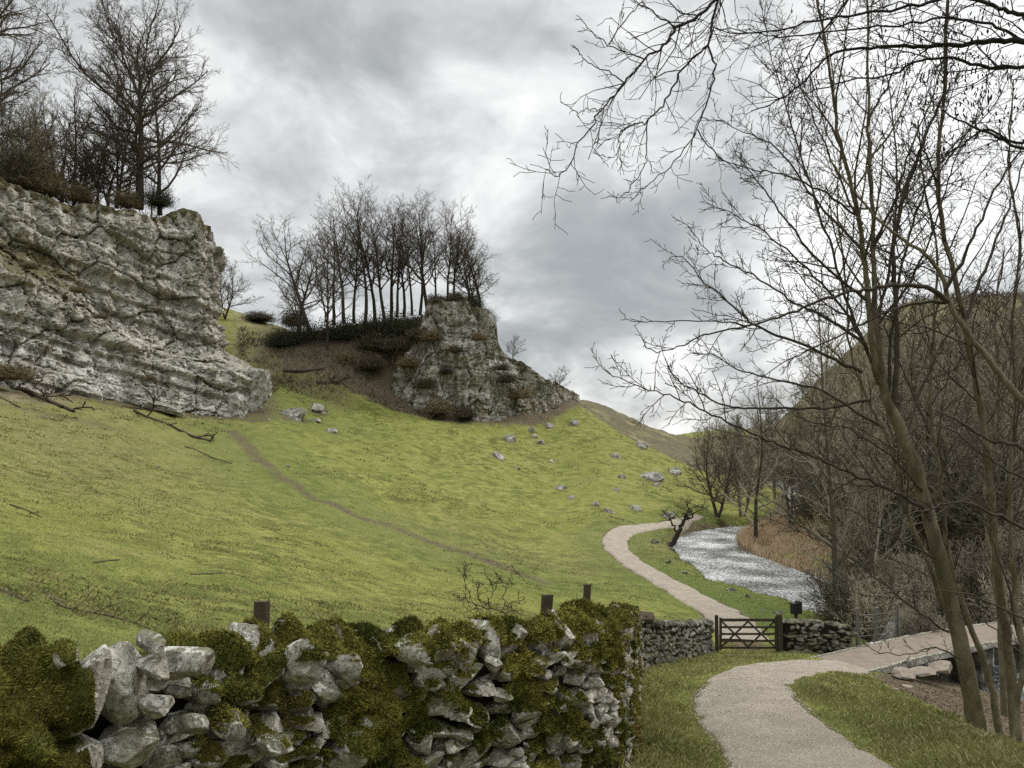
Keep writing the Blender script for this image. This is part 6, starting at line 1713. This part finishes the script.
def reeds():
    N = 30000
    y = rs.uniform(43, 76, N); cx = np.interp(y, [p[1] for p in RIVER], [p[0] for p in RIVER]); cw = np.interp(y, [p[1] for p in RIVER], [p[2] for p in RIVER])
    off = rs.rand(N) ** 1.4 * np.interp(y, [43, 50, 60, 68, 76], [3.0, 5, 7, 6, 1.0])
    x = cx + cw + .1 + off
    dr, wr = poly_dist(x, y, RIVER)
    cl = fbm(x * .45, y * .45, o=3, s=55)
    ok = (dr - wr > .1) & (cl + .35 * rs.rand(N) > -.2)
    x, y, off, cl = x[ok], y[ok], off[ok], cl[ok]; N = len(x)
    z = np.maximum(H(x, y), WATER)
    strong = sstep(52, 58, y)
    h = (.45 + .75 * rs.rand(N)) * (.55 + .6 * strong) * (.8 + .5 * cl)
    k = rs.rand(N, 1)
    c = np.array([.42, .31, .20]) * (1 - k) + np.array([.66, .52, .36]) * k
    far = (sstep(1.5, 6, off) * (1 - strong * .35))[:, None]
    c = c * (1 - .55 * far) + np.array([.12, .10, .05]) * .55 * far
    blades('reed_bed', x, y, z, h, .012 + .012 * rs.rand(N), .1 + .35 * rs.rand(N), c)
reeds()

def undergrowth():
    """dead stems and brush on the wooded hillside and the shaded bank"""
    N = 24000
    Y = np.exp(rs.uniform(math.log(34), math.log(170), N)); px = rs.uniform(700, 1100, N)
    x = (px - CX) / F * Y
    lim = np.interp(Y, [20, 30, 45, 60, 75, 95, 130, 200], [21, 20.5, 21, 22.5, 28, 38, 50, 66])
    dr, wr = poly_dist(x, Y, RIVER)
    ok = (x > lim) & (dr - wr > .5)
    x, Y = x[ok], Y[ok]; N = len(x)
    z = H(x, Y)
    k = rs.rand(N, 1)
    c = np.array([.05, .040, .025]) * (1 - k) + np.array([.17, .135, .085]) * k
    blades('woodland_undergrowth', x, Y, z, .4 + 1.2 * rs.rand(N), .012 + .018 * rs.rand(N), .3 + .8 * rs.rand(N), c)
undergrowth()

def slope_scrub():
    """dead stems and low brush on the brown slope under the clump of trees"""
    N = 16000
    px = rs.uniform(238, 432, N); Y = rs.uniform(104, 136, N)
    x = (px - CX) / F * Y
    k0 = fbm(x * .25, Y * .25, o=3, s=88)
    ok = (tint(x, Y, H(x, Y))[:, 0] + tint(x, Y, H(x, Y))[:, 1] > .45) & (k0 > -.25)
    x, Y, k0 = x[ok], Y[ok], k0[ok]; N = len(x)
    k = rs.rand(N, 1)
    c = np.array([.06, .048, .03]) * (1 - k) + np.array([.17, .14, .09]) * k
    blades('slope_scrub', x, Y, H(x, Y), (.2 + .9 * rs.rand(N)) * (.5 + k0), .02 + .03 * rs.rand(N), .4 + rs.rand(N), c)
slope_scrub()

def leaf_litter():
    """twigs, dead leaves and pebbles on the bare bank by the bridge"""
    N = 9000
    y = rs.uniform(11, 25, N)
    bx = np.interp(y, [9.5, 12.5, 18, 24, 27], [6.4, 7.4, 9.2, 10.7, 12.5])
    x = bx + rs.rand(N) * 8
    z = H(x, y); ok = z > WATER + .1
    x, y, z = x[ok], y[ok], z[ok]; N = len(x)
    k = rs.rand(N, 1)
    c = np.array([.05, .038, .026]) * (1 - k) + np.array([.2, .15, .1]) * k
    blades('leaf_litter', x, y, z, .012 + .03 * rs.rand(N), .02 + .015 * rs.rand(N), 1.5 + 1.5 * rs.rand(N), c)
leaf_litter()

# ------------------------------------------------------------------ sky, sun, camera
def sky():
    w = bpy.data.worlds.new('World'); SC.world = w; w.use_nodes = True
    k = NT(w.node_tree)
    d = k.n('ShaderNodeTexCoord').outputs['Generated']
    d = k.vmath('NORMALIZE', d)
    s = k.n('ShaderNodeSeparateXYZ', ins={0: d})
    zz = k.math('ADD', k.math('MAXIMUM', s.outputs[2], 0.0), 0.42)
    pl = k.n('ShaderNodeCombineXYZ', ins={0: k.math('DIVIDE', s.outputs[0], zz), 1: k.math('DIVIDE', s.outputs[1], zz), 2: 0.0}).outputs[0]
    n1 = k.noise(pl, 2.3, 10, 0.56, 0.35)
    n2 = k.noise(k.vmath('ADD', pl, (7.3, 2.1, 0.4)), 6.5, 8, 0.6, 0.5)
    f = k.math('ADD', k.math('MULTIPLY', n1, .72), k.math('MULTIPLY', n2, .28))
    f = k.math('ADD', k.math('MULTIPLY', k.math('SUBTRACT', f, 0.5), 1.55), 0.485)
    def blobn(px, py, rad, amt):
        v = Vector(((px - CX) / F, 1, (HY - py) / F)).normalized()
        dt = k.n('ShaderNodeVectorMath', operation='DOT_PRODUCT', ins={0: d, 1: tuple(v)}).outputs['Value']
        return k.math('MULTIPLY', k.ramp(dt, math.cos(rad), 1.0), amt)
    for px, py, rad, amt in SKYB:
        f = k.math('ADD', f, blobn(px, py, rad, amt))
    cr = k.n('ShaderNodeValToRGB')
    e = cr.color_ramp.elements
    e[0].position = .30; e[0].color = (.30, .315, .322, 1)
    e[1].position = .80; e[1].color = (.92, .92, .905, 1)
    for p_, c_ in ((.42, (.375, .39, .395, 1)), (.52, (.50, .515, .515, 1)), (.62, (.66, .67, .665, 1))):
        q = e.new(p_); q.color = c_
    k.t.links.new(f, cr.inputs[0])
    # overcast dome: overhead cloud is brighter than the cloud near the horizon
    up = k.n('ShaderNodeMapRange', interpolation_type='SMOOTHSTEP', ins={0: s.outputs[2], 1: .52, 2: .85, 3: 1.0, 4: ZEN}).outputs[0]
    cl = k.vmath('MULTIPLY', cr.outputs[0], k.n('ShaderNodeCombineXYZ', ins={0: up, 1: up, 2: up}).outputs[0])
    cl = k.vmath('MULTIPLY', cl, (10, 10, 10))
    ns = k.n('ShaderNodeTexSky', sky_type='NISHITA')
    ns.sun_disc = False; ns.sun_elevation = math.radians(SUN_EL); ns.sun_rotation = math.radians(SUN_AZ)
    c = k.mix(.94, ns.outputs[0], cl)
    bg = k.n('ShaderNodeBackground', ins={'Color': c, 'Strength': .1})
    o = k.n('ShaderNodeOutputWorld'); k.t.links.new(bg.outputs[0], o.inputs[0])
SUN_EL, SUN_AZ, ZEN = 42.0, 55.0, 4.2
SKYB = [(430, 150, .20, .10), (560, 60, .20, .07), (850, 90, .42, .18), (650, 220, .20, -.15), (300, 60, .20, -.06), (560, 330, .20, -.05), (640, 395, .13, .18), (100, 60, .25, .08)]
def path_gravel():
    N = 15000
    y = 6 + 20 * rs.rand(N) ** 1.7
    x = np.interp(y, [p[1] for p in PATH_A], [p[0] for p in PATH_A]) + rs.uniform(-1.0, 1.0, N)
    da, wa = poly_dist(x, y, PATH_A)
    ok = da < wa + .08
    x, y = x[ok], y[ok]; N = len(x)
    z = H(x, y) + .02 + .0008 * y
    sz = (.004 + .010 * rs.rand(N) ** 3) * np.clip(y / 10, .9, 1.6)
    O = np.array([(1, 0, 0), (0, 1, 0), (-1, 0, 0), (0, -1, 0), (0, 0, .7), (0, 0, -.7)])
    V = np.stack([x, y, z], 1)[:, None, :] + O[None] * sz[:, None, None] * (.6 + .8 * rs.rand(N, 6, 1))
    Fo = np.array([(0, 1, 4), (1, 2, 4), (2, 3, 4), (3, 0, 4), (1, 0, 5), (2, 1, 5), (3, 2, 5), (0, 3, 5)])
    Fc = (np.arange(N)[:, None, None] * 6 + Fo[None]).reshape(-1, 3)
    k = rs.rand(N, 1)
    c = np.array([.20, .165, .135]) * (1 - k) + np.array([.56, .50, .44]) * k
    tag(mesh_obj('path_gravel', V.reshape(-1, 3), [Fc], M['blade'], cols=np.repeat(c, 6, 0)), kind='stuff')
path_gravel()

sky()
sl = bpy.data.lights.new('sun', 'SUN'); sl.energy = 1.5; sl.angle = math.radians(12); sl.color = (1, .96, .88)
so = bpy.data.objects.new('sun', sl); COL.objects.link(so)
a, e_ = math.radians(SUN_AZ), math.radians(SUN_EL)
so.rotation_euler = Vector((-math.sin(a) * math.cos(e_), -math.cos(a) * math.cos(e_), -math.sin(e_))).to_track_quat('-Z', 'Y').to_euler()

cam = bpy.data.cameras.new('camera'); cam.sensor_width = 36; cam.lens = 36 * F / 1024
cam.shift_y = (HY - 384) / 1024
cam.clip_start = .05; cam.clip_end = 6000
co = bpy.data.objects.new('camera', cam); COL.objects.link(co)
co.rotation_euler = (math.radians(90), 0, 0)
SC.camera = co
SC.view_settings.view_transform = 'Standard'
SC.view_settings.look = 'None'
SC.view_settings.exposure = 0.38
SC.view_settings.gamma = 1.0
SC.cycles.max_bounces = 5
SC.cycles.diffuse_bounces = 3
SC.cycles.glossy_bounces = 2
SC.cycles.use_denoising = False
